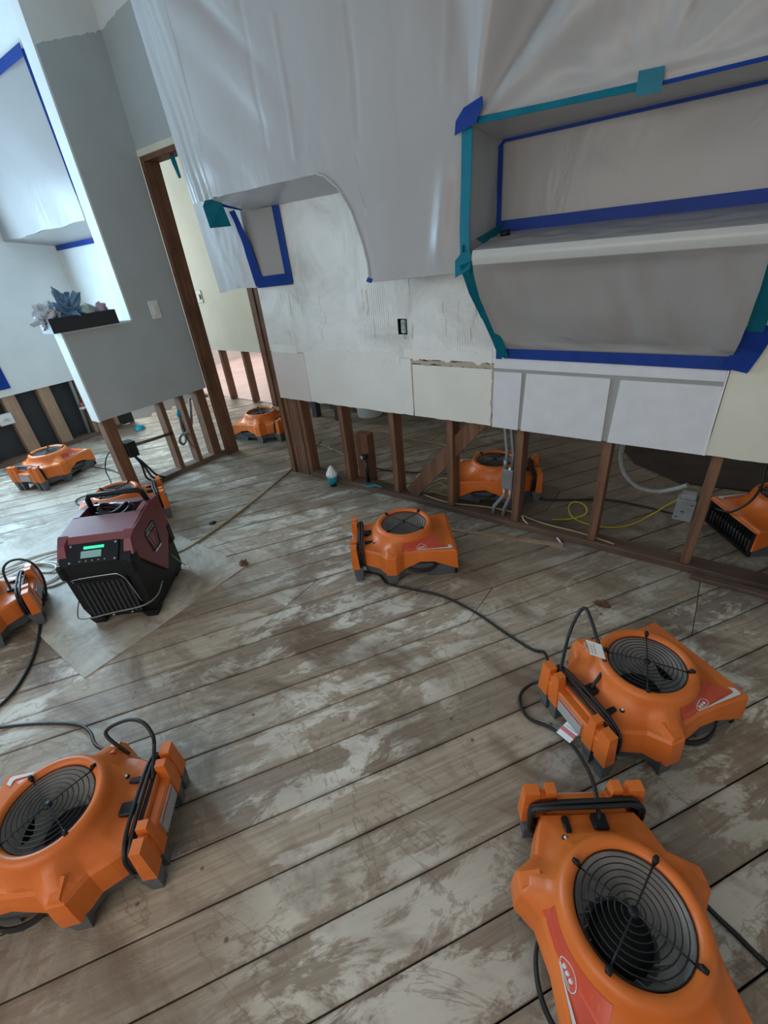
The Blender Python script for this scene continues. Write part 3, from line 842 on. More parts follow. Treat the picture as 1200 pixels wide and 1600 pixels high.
tape(niche, [(-0.915, 1.835, 1.425), (-0.895, 1.97, 1.455), (-0.868, yn - 0.004, 1.492)], [(0, 0, 1), (0.3, 0, 1), (0.3, 0, 1)], [0.045, 0.04, 0.045], 'tape_teal')
tape(niche, [(-0.945, 1.832, 1.365), (-0.915, 1.830, 1.385), (-0.875, 1.828, 1.395)], (0, 0, 1), [0.06, 0.075, 0.06], 'tape_teal')
# sill tent and apron
PROF = [(2.112, 1.478), (1.97, 1.452), (1.835, 1.430), (1.818, 1.426), (1.813, 1.404), (1.818, 1.380), (1.845, 1.35), (1.92, 1.25), (1.985, 1.16), (2.05, 1.075), (2.085, 1.032), (2.114, 1.004)]
XLFT = [(0, -0.875), (2, -0.862), (5, -0.862), (7, -0.875), (9, -0.85), (11, -0.825)]
XRGT = [(0, 0.06), (2, 0.052), (5, 0.055), (7, 0.062), (9, 0.056), (11, 0.046)]
def apron(u, v):
    k = v * (len(PROF) - 1); i = min(int(k), len(PROF) - 2); t = k - i
    y = lerp(PROF[i][0], PROF[i + 1][0], t); z = lerp(PROF[i][1], PROF[i + 1][1], t)
    x = lerp(interp(XLFT, k), interp(XRGT, k), u)
    if k > 5.2:
        kk = min(1, (k - 5.2) / 1.0) * min(1, max(0, (10.8 - k)))
        q = u * 6 - (k - 5) * 0.22
        y += kk * (0.022 * nz(q * 0.9, k * 0.3, 1) + 0.007 * nz(q * 2.2, k * 0.5, 9) + 0.020 * math.sin(PI * u))
    elif k < 2.2:
        z += 0.006 * nz(u * 9, k * 2) * math.sin(PI * min(1, k / 2.2))
    return (x, y, z)
apr = thing('plastic_sheet', 'grey masking film stretched over the jutting white sill, blue tape below', 'plastic sheet', (-0.4, YW - 0.01, 0.97))
pbuild(MB().grid(apron, 120, 110), 'apron_film', 'plastic_film_thin', apr)
def strip(u, v):
    a = Vector(apron(u, lerp(2.9, 5.1, v) / 11)); return (a.x, a.y - 0.003, a.z)
pbuild(MB().grid(strip, 60, 6), 'sill_edge', 'sill_film', apr)
ya = YW - 0.013
tape(apr, [(-0.835, ya, 0.984), (-0.4, ya, 0.982), (0.055, ya, 0.978)], (0, 0, 1), 0.050, 'tape_blue')
tape(apr, [(-0.860, 2.116, 0.955), (-0.862, 2.116, 1.06)], (1, 0, 0), 0.028, 'tape_blue')
tape(apr, [(-0.893, 1.822, 1.385), (-0.888, 1.90, 1.275), (-0.868, 1.985, 1.16)], [(1, 0.25, 0.3), (1, 0.3, 0.2), (1, 0.1, 0.1)], 0.052, 'tape_teal')
tape(apr, [(-0.870, 1.975, 1.175), (-0.850, 2.055, 1.06), (-0.834, ya - 0.003, 0.965)], [(1, 0.1, 0.1), (1, 0, 0.15), (1, 0, 0.1)], 0.048, 'tape_teal')
tape(apr, [(0.065, ya - 0.003, 0.955), (0.088, ya - 0.012, 1.03), (0.108, 2.08, 1.12)], [(1, 0, -0.2), (1, 0, -0.3), (1, 0, -0.2)], 0.085, 'tape_blue')
tape(apr, [(0.088, 2.07, 1.10), (0.085, 1.95, 1.24), (0.075, 1.84, 1.37), (0.055, 1.82, 1.41)], (1, 0.1, -0.1), 0.05, 'tape_teal')
pbuild(MB().tube([(-0.80, 2.03, 1.476), (-0.835, 2.02, 1.470)], 0.012, 8), 'dark_knob', 'black_plastic', apr)

# cabinet behind the partition, wrapped in film
lc = thing('plastic_sheet', 'bright film wrapped round the wall cabinet in the left room beyond the partition', 'plastic sheet', (-4.4, 1.80, 1.8))
mb = MB()
mb.grid(lambda u, v: (lerp(-5.27, -3.715, u), 1.785 - 0.02 * math.sin(PI * v) * math.sin(PI * u) + 0.02 * nz(u * 3 + v * 1.5, v * 2), lerp(1.815 + 0.012 * nz(u * 6), 2.64, v)), 40, 30)
mb.grid(lambda u, v: (lerp(-5.27, -3.715, u), lerp(1.787, YW + 0.045, v), lerp(1.815 + 0.012 * nz(u * 6), 1.765, v)), 40, 6)
mb.grid(lambda u, v: (-3.715 + 0.01 * nz(v * 5, u * 4), lerp(1.787, YW + 0.045, u), lerp(1.81, 2.64, v)), 8, 20)
pbuild(mb, 'cabinet_film', 'plastic_film', lc)
tape(lc, [(-5.25, 1.776, 2.655), (-3.70, 1.772, 2.648)], (0, 0, 1), 0.055, 'tape_blue')
tape(lc, [(-3.695, 1.78, 2.65), (-3.70, 1.79, 2.2), (-3.705, 1.80, 1.86)], (1, 0.7, 0), 0.03, 'tape_blue')
tape(lc, [(-5.25, YW + 0.04, 1.75), (-3.60, YW + 0.04, 1.755)], (0, 0, 1), 0.05, 'tape_blue')
struct(MB().box(XL, -3.66, 1.80, YW + 0.05, 2.665, CEIL).build('trim_1', 'wall_paint_white'))

# =================================================================== AIR MOVERS
OUT = [(-0.225, 0.0), (-0.225, 0.118), (-0.185, 0.140), (-0.140, 0.158), (-0.105, 0.212), (-0.060, 0.214), (-0.018, 0.178), (0.06, 0.170), (0.125, 0.172), (0.245, 0.178), (0.245, 0.1695), (0.245, 0.168), (0.245, 0.0)]
OUTZ = [0.172, 0.172, 0.170, 0.166, 0.172, 0.172, 0.168, 0.166, 0.166, 0.160, 0.160, 0.160, 0.162]      # height of the upper rim
OUTB = [0.085, 0.085, 0.085, 0.080, 0.072, 0.072, 0.078, 0.108, 0.102, 0.050, 0.050, 0.146, 0.146]      # height of the lower rim
FULL = [(x, y, z, b_) for (x, y), z, b_ in zip(OUT, OUTZ, OUTB)] + [(x, -y, z, b_) for (x, y), z, b_ in list(zip(OUT, OUTZ, OUTB))[-2:0:-1]]
def out_at(a):
    """outline radius and rim heights in the direction a"""
    dx, dy = math.cos(a), math.sin(a); n = len(FULL)
    for i in range(n):
        x0, y0, z0, b0 = FULL[i]; x1, y1, z1, b1 = FULL[(i + 1) % n]
        ex, ey = x1 - x0, y1 - y0
        den = dx * ey - dy * ex
        if abs(den) < 1e-12: continue
        t = (x0 * ey - y0 * ex) / den
        s_ = (x0 * dy - y0 * dx) / den
        if t > 0 and -1e-9 <= s_ <= 1 + 1e-9: return t, lerp(z0, z1, s_), lerp(b0, b1, s_)
    return 0.2, 0.15, 0.08
def fan_body():
    angs = sorted(set([round(2 * PI * k / 72, 5) for k in range(72)] + [round(math.atan2(y, x) % (2 * PI), 5) for x, y, _, _ in FULL]))
    angs = [a for i, a in enumerate(angs) if i == 0 or a - angs[i - 1] > 0.002]
    rows = []
    for a in angs:
        r, zt, zb = out_at(a)
        pr = [(0.1125, 0.12), (0.1125, 0.226), (0.1155, 0.239), (0.123, 0.247), (0.132, 0.248), (0.141, 0.243), (0.1475, 0.232), (0.151, 0.216)]
        L = [(q, z) for q, z in pr]
        # dished shoulder out to the rim; ridges run out to the wings
        z1 = lerp(0.205, zt, 0.45) ; 
        wing = math.exp(-((abs((a + PI) % (2 * PI) - PI) - 1.95) / 0.20) ** 2)
        L.append((lerp(0.151, r, 0.28), lerp(lerp(0.198, zt, 0.55), 0.205, wing)))
        L.append((lerp(0.151, r, 0.62), lerp(lerp(0.190, zt, 0.88), 0.190, wing)))
        L.append((r - 0.010, zt + 0.002)); L.append((r - 0.002, zt - 0.008))
        L.append((r + 0.004, lerp(zt, zb, 0.6))); L.append((r + 0.006, zb)); L.append((r - 0.012, zb + 0.002))
        rows.append([(q * math.cos(a), q * math.sin(a), z) for q, z in L])
    k = len(rows[0]); vs = [p for r_ in rows for p in r_]; mb = MB(); n = len(rows)
    for j in range(k - 1):
        fs = []
        for i in range(n):
            i2 = (i + 1) % n
            fs.append((i * k + j, i * k + j + 1, i2 * k + j + 1, i2 * k + j))
        mb.f += fs; mb.sm += [j < 9] * len(fs)
    mb.v = vs
    return mb
def make_fan():
    t = thing('air_mover', 'orange air mover', 'air mover')
    fan_body().build('housing', 'orange_plastic', t)
    # ridge caps on the wings
    for s in (1, -1):
        b4 = [(-0.115, s * 0.165, 0.150), (-0.050, s * 0.165, 0.150), (-0.058, s * 0.212, 0.150), (-0.107, s * 0.212, 0.150)]
        t4 = [(-0.096, s * 0.160, 0.196), (-0.068, s * 0.160, 0.196), (-0.070, s * 0.204, 0.182), (-0.096, s * 0.204, 0.182)]
        if s < 0: b4.reverse(); t4.reverse()
        MB().hexa(b4, t4).build('wing_cap', 'orange_plastic', t)
    # grey lower shell with feet
    n = len(FULL); mb = MB()
    lo = [(x * 0.95, y * 0.95, 0.035) for x, y, _, _ in FULL]; hi = [(x * 0.985, y * 0.985, 0.118 if b_ > 0.1 else b_ + 0.012) for x, y, _, b_ in FULL]
    hi = [(x, y, min(z, 0.088)) for x, y, z in hi]
    mb.hexa(lo[::-1], hi[::-1])
    mb.build('base_shell', 'grey_plastic', t)
    for s in (1, -1):
        for (x0, x1, y0, y1) in ((-0.120, -0.045, 0.150, 0.208),):
            b4 = [(x0 + 0.018, s * (y0 + 0.012), 0.0), (x1 - 0.018, s * (y0 + 0.012), 0.0), (x1 - 0.018, s * (y1 - 0.004), 0.0), (x0 + 0.018, s * (y1 - 0.004), 0.0)]
            t4 = [(x0, s * y0, 0.08), (x1, s * y0, 0.08), (x1, s * y1, 0.08), (x0, s * y1, 0.08)]
            if s < 0: b4.reverse(); t4.reverse()
            MB().hexa(b4, t4).build('foot', 'grey_plastic', t)
        b4 = [(0.10, s * 0.128, 0.0), (0.235, s * 0.128, 0.0), (0.235, s * 0.158, 0.0), (0.10, s * 0.158, 0.0)]
        t4 = [(0.08, s * 0.125, 0.06), (0.24, s * 0.125, 0.06), (0.24, s * 0.166, 0.06), (0.08, s * 0.166, 0.06)]
        if s < 0: b4.reverse(); t4.reverse()
        MB().hexa(b4, t4).build('foot', 'grey_plastic', t)
        for (y0, y1) in ((0.066, 0.100), (0.114, 0.154)):
            b4 = [(-0.270, s * (y0 + 0.004), 0.0), (-0.240, s * (y0 + 0.004), 0.0), (-0.240, s * (y1 - 0.006), 0.0), (-0.270, s * (y1 - 0.006), 0.0)]
            t4 = [(-0.278, s * y0, 0.085), (-0.225, s * y0, 0.085), (-0.225, s * y1, 0.085), (-0.278, s * y1, 0.085)]
            if s < 0: b4.reverse(); t4.reverse()
            MB().hexa(b4, t4).build('foot', 'grey_plastic', t)
    # outlet: dark duct with upright louvres
    mb = MB(); mb.box(0.10, 0.232, -0.150, 0.150, 0.022, 0.143)
    du = mb.build('outlet_duct', 'black_plastic', t)
    mb = MB()
    mb.box(0.236, 0.249, -0.162, 0.162, 0.010, 0.024); mb.box(0.236, 0.249, -0.162, 0.162, 0.138, 0.150); mb.box(0.236, 0.249, -0.168, -0.156, 0.010, 0.150); mb.box(0.236, 0.249, 0.156, 0.168, 0.010, 0.150)
    for k in range(15): y = -0.152 + k * 0.3043 / 14; mb.box(0.236, 0.247, y - 0.0022, y + 0.0022, 0.02, 0.14)
    mb.build('louvre_frame', 'black_plastic', du)
    # tail: neck, bar with two split ears
    MB().cbox(-0.2500, -0.215, -0.105, 0.105, 0.085, 0.165, 0.005).build('tail_neck', 'orange_plastic', t)
    bar = MB().cbox(-0.2780, -0.2460, -0.155, 0.155, 0.082, 0.158, 0.005).build('tail_bar', 'orange_plastic', t)
    for s in (1, -1):
        mb = MB()
        for (y0, y1, zt) in ((0.060, 0.102, 0.212), (0.114, 0.158, 0.208)):
            b4 = [(-0.2820, s * y0, 0.082), (-0.2440, s * y0, 0.082), (-0.2440, s * y1, 0.082), (-0.2820, s * y1, 0.082)]
            t4 = [(-0.2780, s * (y0 + 0.012 * (y0 < 0.1)), zt), (-0.2500, s * (y0 + 0.012 * (y0 < 0.1)), zt), (-0.2500, s * (y1 - 0.006), zt), (-0.2780, s * (y1 - 0.006), zt)]
            if s < 0: b4.reverse(); t4.reverse()
            mb.hexa(b4, t4)
        mb.box(-0.2750, -0.2500, min(s * 0.098, s * 0.118), max(s * 0.098, s * 0.118), 0.09, 0.188)
        mb.build('ear', 'orange_plastic', t)
    lb = MB().box(-0.2835, -0.2780, -0.052, 0.052, 0.090, 0.146).build('rating_label', 'label_silver', t)
    mb = MB()
    for k in range(5): mb.box(-0.2842, -0.2834, -0.044, 0.030 - 0.008 * (k % 3), 0.098 + k * 0.008, 0.101 + k * 0.008)
    mb.build('fine_print', 'label_print', lb)
    MB().box(-0.2842, -0.2834, -0.050, 0.050, 0.138, 0.145).build('red_stripe', 'label_red', lb)
    # wound power cord in the groove between bar and housing
    for k, (xo, g) in enumerate(((-0.2400, 0.0), (-0.2280, 0.004), (-0.2350, 0.014), (-0.2230, 0.016))):
        P = []
        for j in range(40):
            a = 2 * PI * j / 40
            c_, s_ = math.cos(a), math.sin(a)
            y = 0.132 * math.copysign(abs(c_) ** 0.45, c_); z = 0.135 + (0.050 + g) * math.copysign(abs(s_) ** 0.45, s_)
            P.append((xo + 0.003 * math.sin(3 * a + k), y * (1 + 0.03 * k), z))
        MB().tube(P, 0.0062, 6, closed=True).build('wound_cord', 'black_rubber', t)
    # socket, switch and lamp on the tail top
    MB().cbox(-0.213, -0.175, 0.000, 0.036, 0.168, 0.190, 0.003).build('power_socket', 'black_plastic', t)
    MB().cbox(-0.210, -0.172, -0.072, -0.056, 0.168, 0.186, 0.003).build('switch', 'black_plastic', t)
    ob = MB().lathe([(0.0, 0.189), (0.006, 0.188), (0.008, 0.184), (0.008, 0.165)], 12, (-0.160, -0.078, 0)).build('lamp', 'black_plastic', t)
    MB().lathe([(0.0, 0.1905), (0.004, 0.190), (0.004, 0.186)], 10, (-0.160, -0.078, 0)).build('lens', 'label_white', ob)
    MB().tube([(-0.166, 0.008, 0.182), (-0.152, 0.010, 0.190), (-0.144, 0.010, 0.184)], 0.003, 6).build('staple', 'chrome', t)
    # inlet: well, motor and blades under a wire grille
    w = MB(); w.lathe([(0.1118, 0.232), (0.108, 0.15), (0.096, 0.100), (0.075, 0.086), (0.0, 0.085)], 40)
    w.build('well', 'well_grey', t)
    h = MB(); h.lathe([(0.0, 0.122), (0.046, 0.121), (0.060, 0.115), (0.065, 0.104), (0.065, 0.080)], 28)
    imp = h.build('motor_hub', 'black_plastic', t)
    for k in range(16):
        a = 2 * PI * k / 16; b_ = a + 0.30
        p = [(0.066 * math.cos(a), 0.066 * math.sin(a)), (0.095 * math.cos(b_), 0.095 * math.sin(b_)), (0.095 * math.cos(b_ + 0.03), 0.095 * math.sin(b_ + 0.03)), (0.066 * math.cos(a + 0.04), 0.066 * math.sin(a + 0.04))]
        MB().hexa([(x, y, 0.084) for x, y in p], [(x, y, 0.104) for x, y in p]).build('blade', 'well_grey', imp)
    gr = bpy.data.objects.new('grille', None); COL.objects.link(gr); gr.parent = t
    zg = 0.237
    for k in range(8):
        r = 0.112 - k * 0.0128; zz = zg + 0.007 * (1 - (r / 0.112) ** 2)
        MB().tube([(r * math.cos(2 * PI * j / 40), r * math.sin(2 * PI * j / 40), zz) for j in range(40)], 0.0014, 5, closed=True).build('wire_ring', 'wire_dark', gr)
    for k in range(2):
        a = PI / 4 + k * PI / 2
        MB().tube([(q * math.cos(a), q * math.sin(a), zg + 0.003 + 0.007 * (1 - (abs(q) / 0.118) ** 2)) for q in (-0.118, -0.08, -0.04, 0, 0.04, 0.08, 0.118)], 0.0022, 5).build('spoke', 'wire_dark', gr)
    MB().lathe([(0.0, zg + 0.013), (0.010, zg + 0.012), (0.011, zg + 0.004)], 14).build('centre_cap', 'black_plastic', gr)
    for k in range(4):
        a = PI / 4 + k * PI / 2
        MB().tube([(0.113 * math.cos(a), 0.113 * math.sin(a), 0.243), (0.121 * math.cos(a), 0.121 * math.sin(a), 0.252), (0.130 * math.cos(a), 0.130 * math.sin(a), 0.250)], [0.004, 0.007, 0.005], 8).build('clip', 'black_plastic', gr)
    # carrying straps low on both sides
    for s in (1, -1):
        P = smooth_path([(-0.020, s * 0.168, 0.085), (0.02, s * 0.190, 0.070), (0.07, s * 0.197, 0.064), (0.115, s * 0.188, 0.068), (0.150, s * 0.168, 0.085)], 5)
        MB().ribbon(P, [(0, -s * 0.25, 1)] * len(P), 0.018, th=0.0025).build('strap', 'black_rubber', t)
    # red curved sticker with a white band on the side wall below the ring
    def stick(a0, a1, ra, rb, za, zb, mat, par, lift):
        def fn(u, v):
            a = lerp(a0, a1, u); return fan_surface(a, lerp(ra, rb, v), lift)
        return MB().grid(fn, 24, 4).build(mat if par is not None else 'brand_sticker', mat, t if par is None else par)
    st = MB().grid(lambda u, v: fan_surface(lerp(-1.72, -0.62, u), lerp(0.02, 0.80 - 0.25 * abs(u - 0.5), v), 0.0016), 40, 30).build('brand_sticker', 'sticker_red', t)
    MB().grid(lambda u, v: fan_surface(lerp(-1.66, -0.56, u), lerp(0.83, 1.00, v) - 0.25 * abs(u - 0.5), 0.0028), 40, 8).build('white_band', 'label_white', st)
    # oval mark: ring, three dots, two fine lines
    ca_ = -1.12
    def ov(da, dr, lift=0.0028): return fan_surface(ca_ + da, 0.44 + dr, lift)
    MB().tube([ov(0.15 * math.cos(2 * PI * j / 24), 0.24 * math.sin(2 * PI * j / 24)) for j in range(24)], 0.0010, 4, closed=True).build('oval_mark', 'label_white', st)
    for q in (-0.065, 0.0, 0.065):
        p = ov(q, -0.02, 0.0022); MB().lathe([(0.0, 0.0022), (0.0042, 0.0018), (0.005, 0.0)], 8, p).build('oval_letter', 'label_white', st)
    for dr in (0.13, 0.20):
        MB().tube([ov(q, dr) for q in (-0.13, -0.06, 0.02, 0.1)], 0.0008, 4).build('oval_line', 'label_white', st)
    return t
def fan_surface(a, k, lift):
    """a point of the housing between ring and rim in direction a; k 0..1"""
    r, zt, zb = out_at(a)
    q = interp([(0.0, 0.151), (0.28, lerp(0.151, r, 0.28)), (0.62, lerp(0.151, r, 0.62)), (1.0, r - 0.010)], k)
    wing = math.exp(-((abs((a + PI) % (2 * PI) - PI) - 1.95) / 0.20) ** 2)
    tab = [(0.0, 0.216), (0.28, lerp(lerp(0.198, zt, 0.55), 0.205, wing)), (0.62, lerp(lerp(0.190, zt, 0.88), 0.190, wing)), (1.0, zt + 0.002)]
    z = interp(tab, k)
    return Vector((q * math.cos(a), q * math.sin(a), z + lift))
def copy_tree(o, parent=None):
    c = o.copy(); COL.objects.link(c); c.parent = parent
    for ch in o.children: copy_tree(ch, c)
    return c
FANS = [
    ((0.125, 0.530), -55.5, 'orange air mover nearest the camera at lower right, outlet cut off by the frame'),
    ((0.044, 1.230), 54.5, 'orange air mover at right with a white tag on its looped cord'),
    ((-1.125, 1.585), 37.5, 'orange air mover alone on open floor in front of the bare studs'),
    ((-1.205, -0.080), -136.5, 'orange air mover cut off by the left edge at lower left'),
    ((-2.675, 0.075), -112.0, 'orange air mover at the left edge beside the coil of white tubing'),
    ((-3.070, 1.035), -115.0, 'orange air mover directly behind the maroon dehumidifier'),
    ((-4.490, 1.150), 112.0, 'orange air mover by the dark exposed studs of the far left wall'),
    ((-3.440, 2.630), -165.0, 'orange air mover beyond the doorway to the hall'),
    ((-1.010, 2.490), -155.0, 'orange air mover behind the studs beside the grey metal box'),
    ((0.455, 2.660), -145.0, 'orange air mover behind the rightmost stud, black outlet facing out'),
]
fan0 = make_fan()
for i, ((x, y), ang, lab) in enumerate(FANS):
    f = fan0 if i == 0 else copy_tree(fan0)
    f.location = (x, y, 0.0); f.rotation_euler = (0, 0, math.radians(ang))
    f['label'] = lab; f['group'] = 'orange air movers drying the floor'
def fan_pt(i, x, y, z):
    (cx, cy), a, _ = FANS[i]; a = math.radians(a)
    return Vector((cx + x * math.cos(a) - y * math.sin(a), cy + x * math.sin(a) + y * math.cos(a), z))

# =================================================================== DEHUMIDIFIER
DH = thing('dehumidifier', 'maroon and black portable dehumidifier with lit green display on the plywood patch', 'dehumidifier', (-2.205, 0.650, 0.004), math.radians(40.5))
DH.scale = (1.07, 1.07, 1.07)
def yz_prism(prof, x0, x1):
    """extrude a (y, z) outline, counter-clockwise seen from +x, between x0 and x1"""
    n = len(prof); vs = [(x0, y, z) for y, z in prof] + [(x1, y, z) for y, z in prof]
    return vs, [tuple(range(n - 1, -1, -1)), tuple(range(n, 2 * n))] + [(i, (i + 1) % n, n + (i + 1) % n, n + i) for i in range(n)]
mb = MB()
mb.add(*yz_prism([(-0.165, 0.022), (0.190, 0.022), (0.197, 0.05), (0.197, 0.400), (-0.125, 0.400), (-0.196, 0.338), (-0.196, 0.30), (-0.188, 0.10)], -0.150, 0.150))
mb.build('body', 'black_plastic', DH)
for s in (1, -1):
    mb = MB()
    x0, x1 = sorted((s * 0.128, s * 0.164))
    mb.cbox(x0, x1, -0.208, -0.140, 0.268, 0.345, 0.012); mb.build('bumper', 'black_plastic', DH)
    mb = MB(); mb.cbox(x0, x1, 0.150, 0.206, 0.17, 0.285, 0.012); mb.build('bumper', 'black_plastic', DH)
    for y0, y1 in ((-0.185, -0.105), (0.105, 0.190)):
        xa, xb = sorted((s * 0.085, s * 0.152))
        mb = MB(); mb.hexa([(xa + 0.01, y0 + 0.01, 0.0), (xb - 0.01, y0 + 0.01, 0.0), (xb - 0.01, y1 - 0.01, 0.0), (xa + 0.01, y1 - 0.01, 0.0)], [(xa, y0, 0.04), (xb, y0, 0.04), (xb, y1, 0.04), (xa, y1, 0.04)])
        mb.build('foot', 'black_plastic', DH)
    # pointed side panel
    prof = [(-0.150, 0.315), (0.030, 0.110), (0.196, 0.275), (0.196, 0.440), (0.10, 0.452), (-0.105, 0.428), (-0.150, 0.375)]
    xa, xb = sorted((s * 0.148, s * 0.161))
    pn = MB().add(*yz_prism(prof, xa, xb)).build('side_panel', 'maroon_plastic', DH)
    if s > 0:
        em = MB().add(*yz_prism([(-0.045, 0.355), (-0.030, 0.255), (0.062, 0.235), (0.075, 0.365), (0.06, 0.378), (-0.03, 0.372)], 0.1605, 0.1622)).build('emblem', 'black_plastic', pn)
        X0, X1 = 0.1618, 0.1635
        em2 = MB(); em2.box(X0, X1, -0.028, 0.058, 0.362, 0.369); em2.box(X0, X1, -0.034, 0.004, 0.343, 0.357); em2.box(X0, X1, 0.012, 0.060, 0.348, 0.355)
        em2.build('emblem_lettering', 'emblem_grey', pn)
        em3 = MB()
        for (ya, yb, yc, yd) in ((-0.034, -0.020, 0.000, -0.010), (0.004, 0.018, 0.020, 0.010), (0.026, 0.038, 0.016, 0.006), (0.046, 0.060, 0.034, 0.026), (-0.012, -0.002, 0.014, 0.008)):
            em3.add(*yz_prism([(yd, 0.262), (yc, 0.262), (yb, 0.340), (ya, 0.336)], X0, X1))
        em3.build('emblem_flames', 'emblem_red', pn)
        em4 = MB(); em4.box(X0, X1, -0.012, 0.018, 0.243, 0.251); em4.box(X0, X1, 0.024, 0.056, 0.241, 0.249)
        em4.build('emblem_lettering', 'label_white', pn)
# top shell, side rails, rear rail
mb = MB(); mb.add(*yz_prism([(-0.128, 0.396), (0.030, 0.396), (0.030, 0.449), (-0.105, 0.428)], -0.152, 0.152)); mb.build('top_shell', 'maroon_plastic', DH)
for s in (1, -1):
    xa, xb = sorted((s * 0.126, s * 0.152))
    MB().add(*yz_prism([(0.028, 0.396), (0.196, 0.396), (0.196, 0.440), (0.10, 0.453), (0.028, 0.450)], xa, xb)).build('top_rail', 'maroon_plastic', DH)
    xa, xb = sorted((s * 0.118, s * 0.160))
    MB().hexa([(xa, -0.175, 0.350), (xb, -0.175, 0.350), (xb, -0.100, 0.350), (xa, -0.100, 0.350)], [(xa + 0.008, -0.140, 0.408), (xb - 0.006, -0.140, 0.408), (xb, -0.098, 0.432), (xa, -0.098, 0.432)]).build('corner_cap', 'maroon_plastic', DH)
MB().box(-0.152, 0.152, 0.170, 0.196, 0.396, 0.436).build('rear_rail', 'maroon_plastic', DH)
# sloping control panel
ang = math.atan2(0.402 - 0.338, -0.125 + 0.196)
Mc = Matrix.Translation((0, -0.1605, 0.370)) @ Matrix.Rotation(ang, 4, 'X')
cp = MB().box(-0.112, 0.100, -0.046, 0.046, -0.004, 0.006, Mc).build('control_panel', 'black_plastic', DH)
def onp(name, mat, x0, x1, y0, y1, h=0.008): return MB().box(x0, x1, y0, y1, 0.005, h, Mc).build(name, mat, cp)
onp('status_light', 'led_green', -0.045, 0.040, 0.018, 0.030)
onp('display', 'lcd_glow', -0.055, 0.030, -0.020, 0.010)
for k in range(5): onp('button', 'emblem_grey', -0.062 + k * 0.026, -0.055 + k * 0.026, -0.036, -0.030, 0.0072)
for (x, y) in ((-0.100, 0.036), (0.088, 0.036), (0.088, -0.036), (-0.100, -0.036)):
    onp('screw', 'chrome', x - 0.004, x + 0.004, y - 0.004, y + 0.004)
# intake panel with vertical ribs, screws and the wire bail
fr = MB().box(-0.115, 0.105, -0.199, -0.185, 0.062, 0.255).build('intake_panel', 'black_plastic', DH)
for k in range(11): MB().box(-0.108 + k * 0.0205, -0.100 + k * 0.0205, -0.203, -0.197, 0.07, 0.245).build('rib', 'furniture_dark', fr)
for (x, z) in ((-0.085, 0.272), (0.045, 0.276), (-0.03, 0.052), (0.055, 0.055)):
    MB().lathe([(0.0, 0.0), (0.0045, 0.0005), (0.005, 0.004)], 8, (x, -0.199, z)).build('screw', 'chrome', DH)
MB().tube(smooth_path([(-0.118, -0.200, 0.255), (-0.105, -0.208, 0.276), (0.050, -0.209, 0.284), (0.085, -0.209, 0.276), (0.105, -0.208, 0.235), (0.122, -0.207, 0.120)], 5), 0.0026, 6).build('wire_bail', 'chrome', DH)
# handle and what is stowed behind it
MB().box(-0.120, 0.120, 0.035, 0.168, 0.398, 0.402).build('recess_floor', 'black_plastic', DH)
mb = MB(); mb.tube([(-0.112, 0.120, 0.42), (-0.112, 0.118, 0.492), (-0.100, 0.116, 0.512), (0.118, 0.116, 0.512), (0.136, 0.122, 0.498), (0.140, 0.140, 0.42)], 0.012, 8)
mb.build('handle', 'black_plastic', DH)
MB().tube([(-0.115, 0.148, 0.440), (0.115, 0.148, 0.440)], 0.007, 8).build('chrome_bar', 'chrome', DH)
for k in range(3):
    P = [(0.0 + (0.085 - 0.012 * k) * math.cos(2 * PI * j / 24), 0.100 + (0.045 - 0.006 * k) * math.sin(2 * PI * j / 24), 0.425 + 0.012 * k + 0.014 * math.sin(4 * PI * j / 24 + k)) for j in range(24)]
    MB().tube(P, 0.006, 6, closed=True).build('stowed_cord', 'black_rubber', DH)
MB().tube(smooth_path([(-0.165, 0.02, 0.180), (-0.176, -0.10, 0.150), (-0.178, -0.190, 0.095), (-0.150, -0.222, 0.072), (0.0, -0.222, 0.088), (0.130, -0.220, 0.104), (0.176, -0.17, 0.112), (0.172, -0.08, 0.120)], 6), 0.0032, 6).build('drain_tube', 'grey_rubber', DH)
MB().tube([(0.165, 0.095, 0.150), (0.200, 0.080, 0.115), (0.226, 0.070, 0.09)], 0.0026, 6).build('drain_wire', 'grey_rubber', DH)
MB().lathe([(0.0, 0.025), (0.010, 0.022), (0.012, 0.0), (0.0, -0.004)], 10, (0.232, 0.068, 0.072)).build('drain_plug', 'white_rubber', DH)

# =================================================================== CORDS AND HOSES
def cord(name, label, cat, pts, r, mat, k=7, seg=7):
    """pts: (px, py, z) picture points put at their true height"""
    P = [atz(a, b_, z) if not isinstance(a, Vector) else a for (a, b_, z) in pts]
    P = smooth_path(P, k)
    base = P[0].copy(); base.z = 0
    o = MB().tube([p - base for p in P], r, seg).build(name, mat); o.location = base
    return tag(o, label, cat)
F = lambda i, x, y, z: (fan_pt(i, x, y, z), 0, 0)
RC = 0.0058
cord('power_cord', 'black power cord snaking over the boards from the middle air mover to the right one', 'cord',
     [F(2, -0.235, -0.13, 0.05), (592, 898, .007), (606, 912, .007), (640, 920, .007), (690, 931, .007), (740, 955, .007), (790, 989, .007), (832, 1015, .007), (852, 1021, .02), F(1, -0.25, 0.135, 0.13)], RC, 'black_rubber')
c1 = cord('power_cord', 'black cord with white and red tag running between the two right air movers', 'cord',
     [F(1, -0.25, 0.12, 0.06), (842, 1066, .03), (818, 1078, .012), (812, 1098, .008), (826, 1122, .008), (862, 1138, .015), (895, 1166, .06), (915, 1196, .12), (928, 1226, .19), F(0, -0.195, 0.018, 0.188)], RC, 'black_rubber')
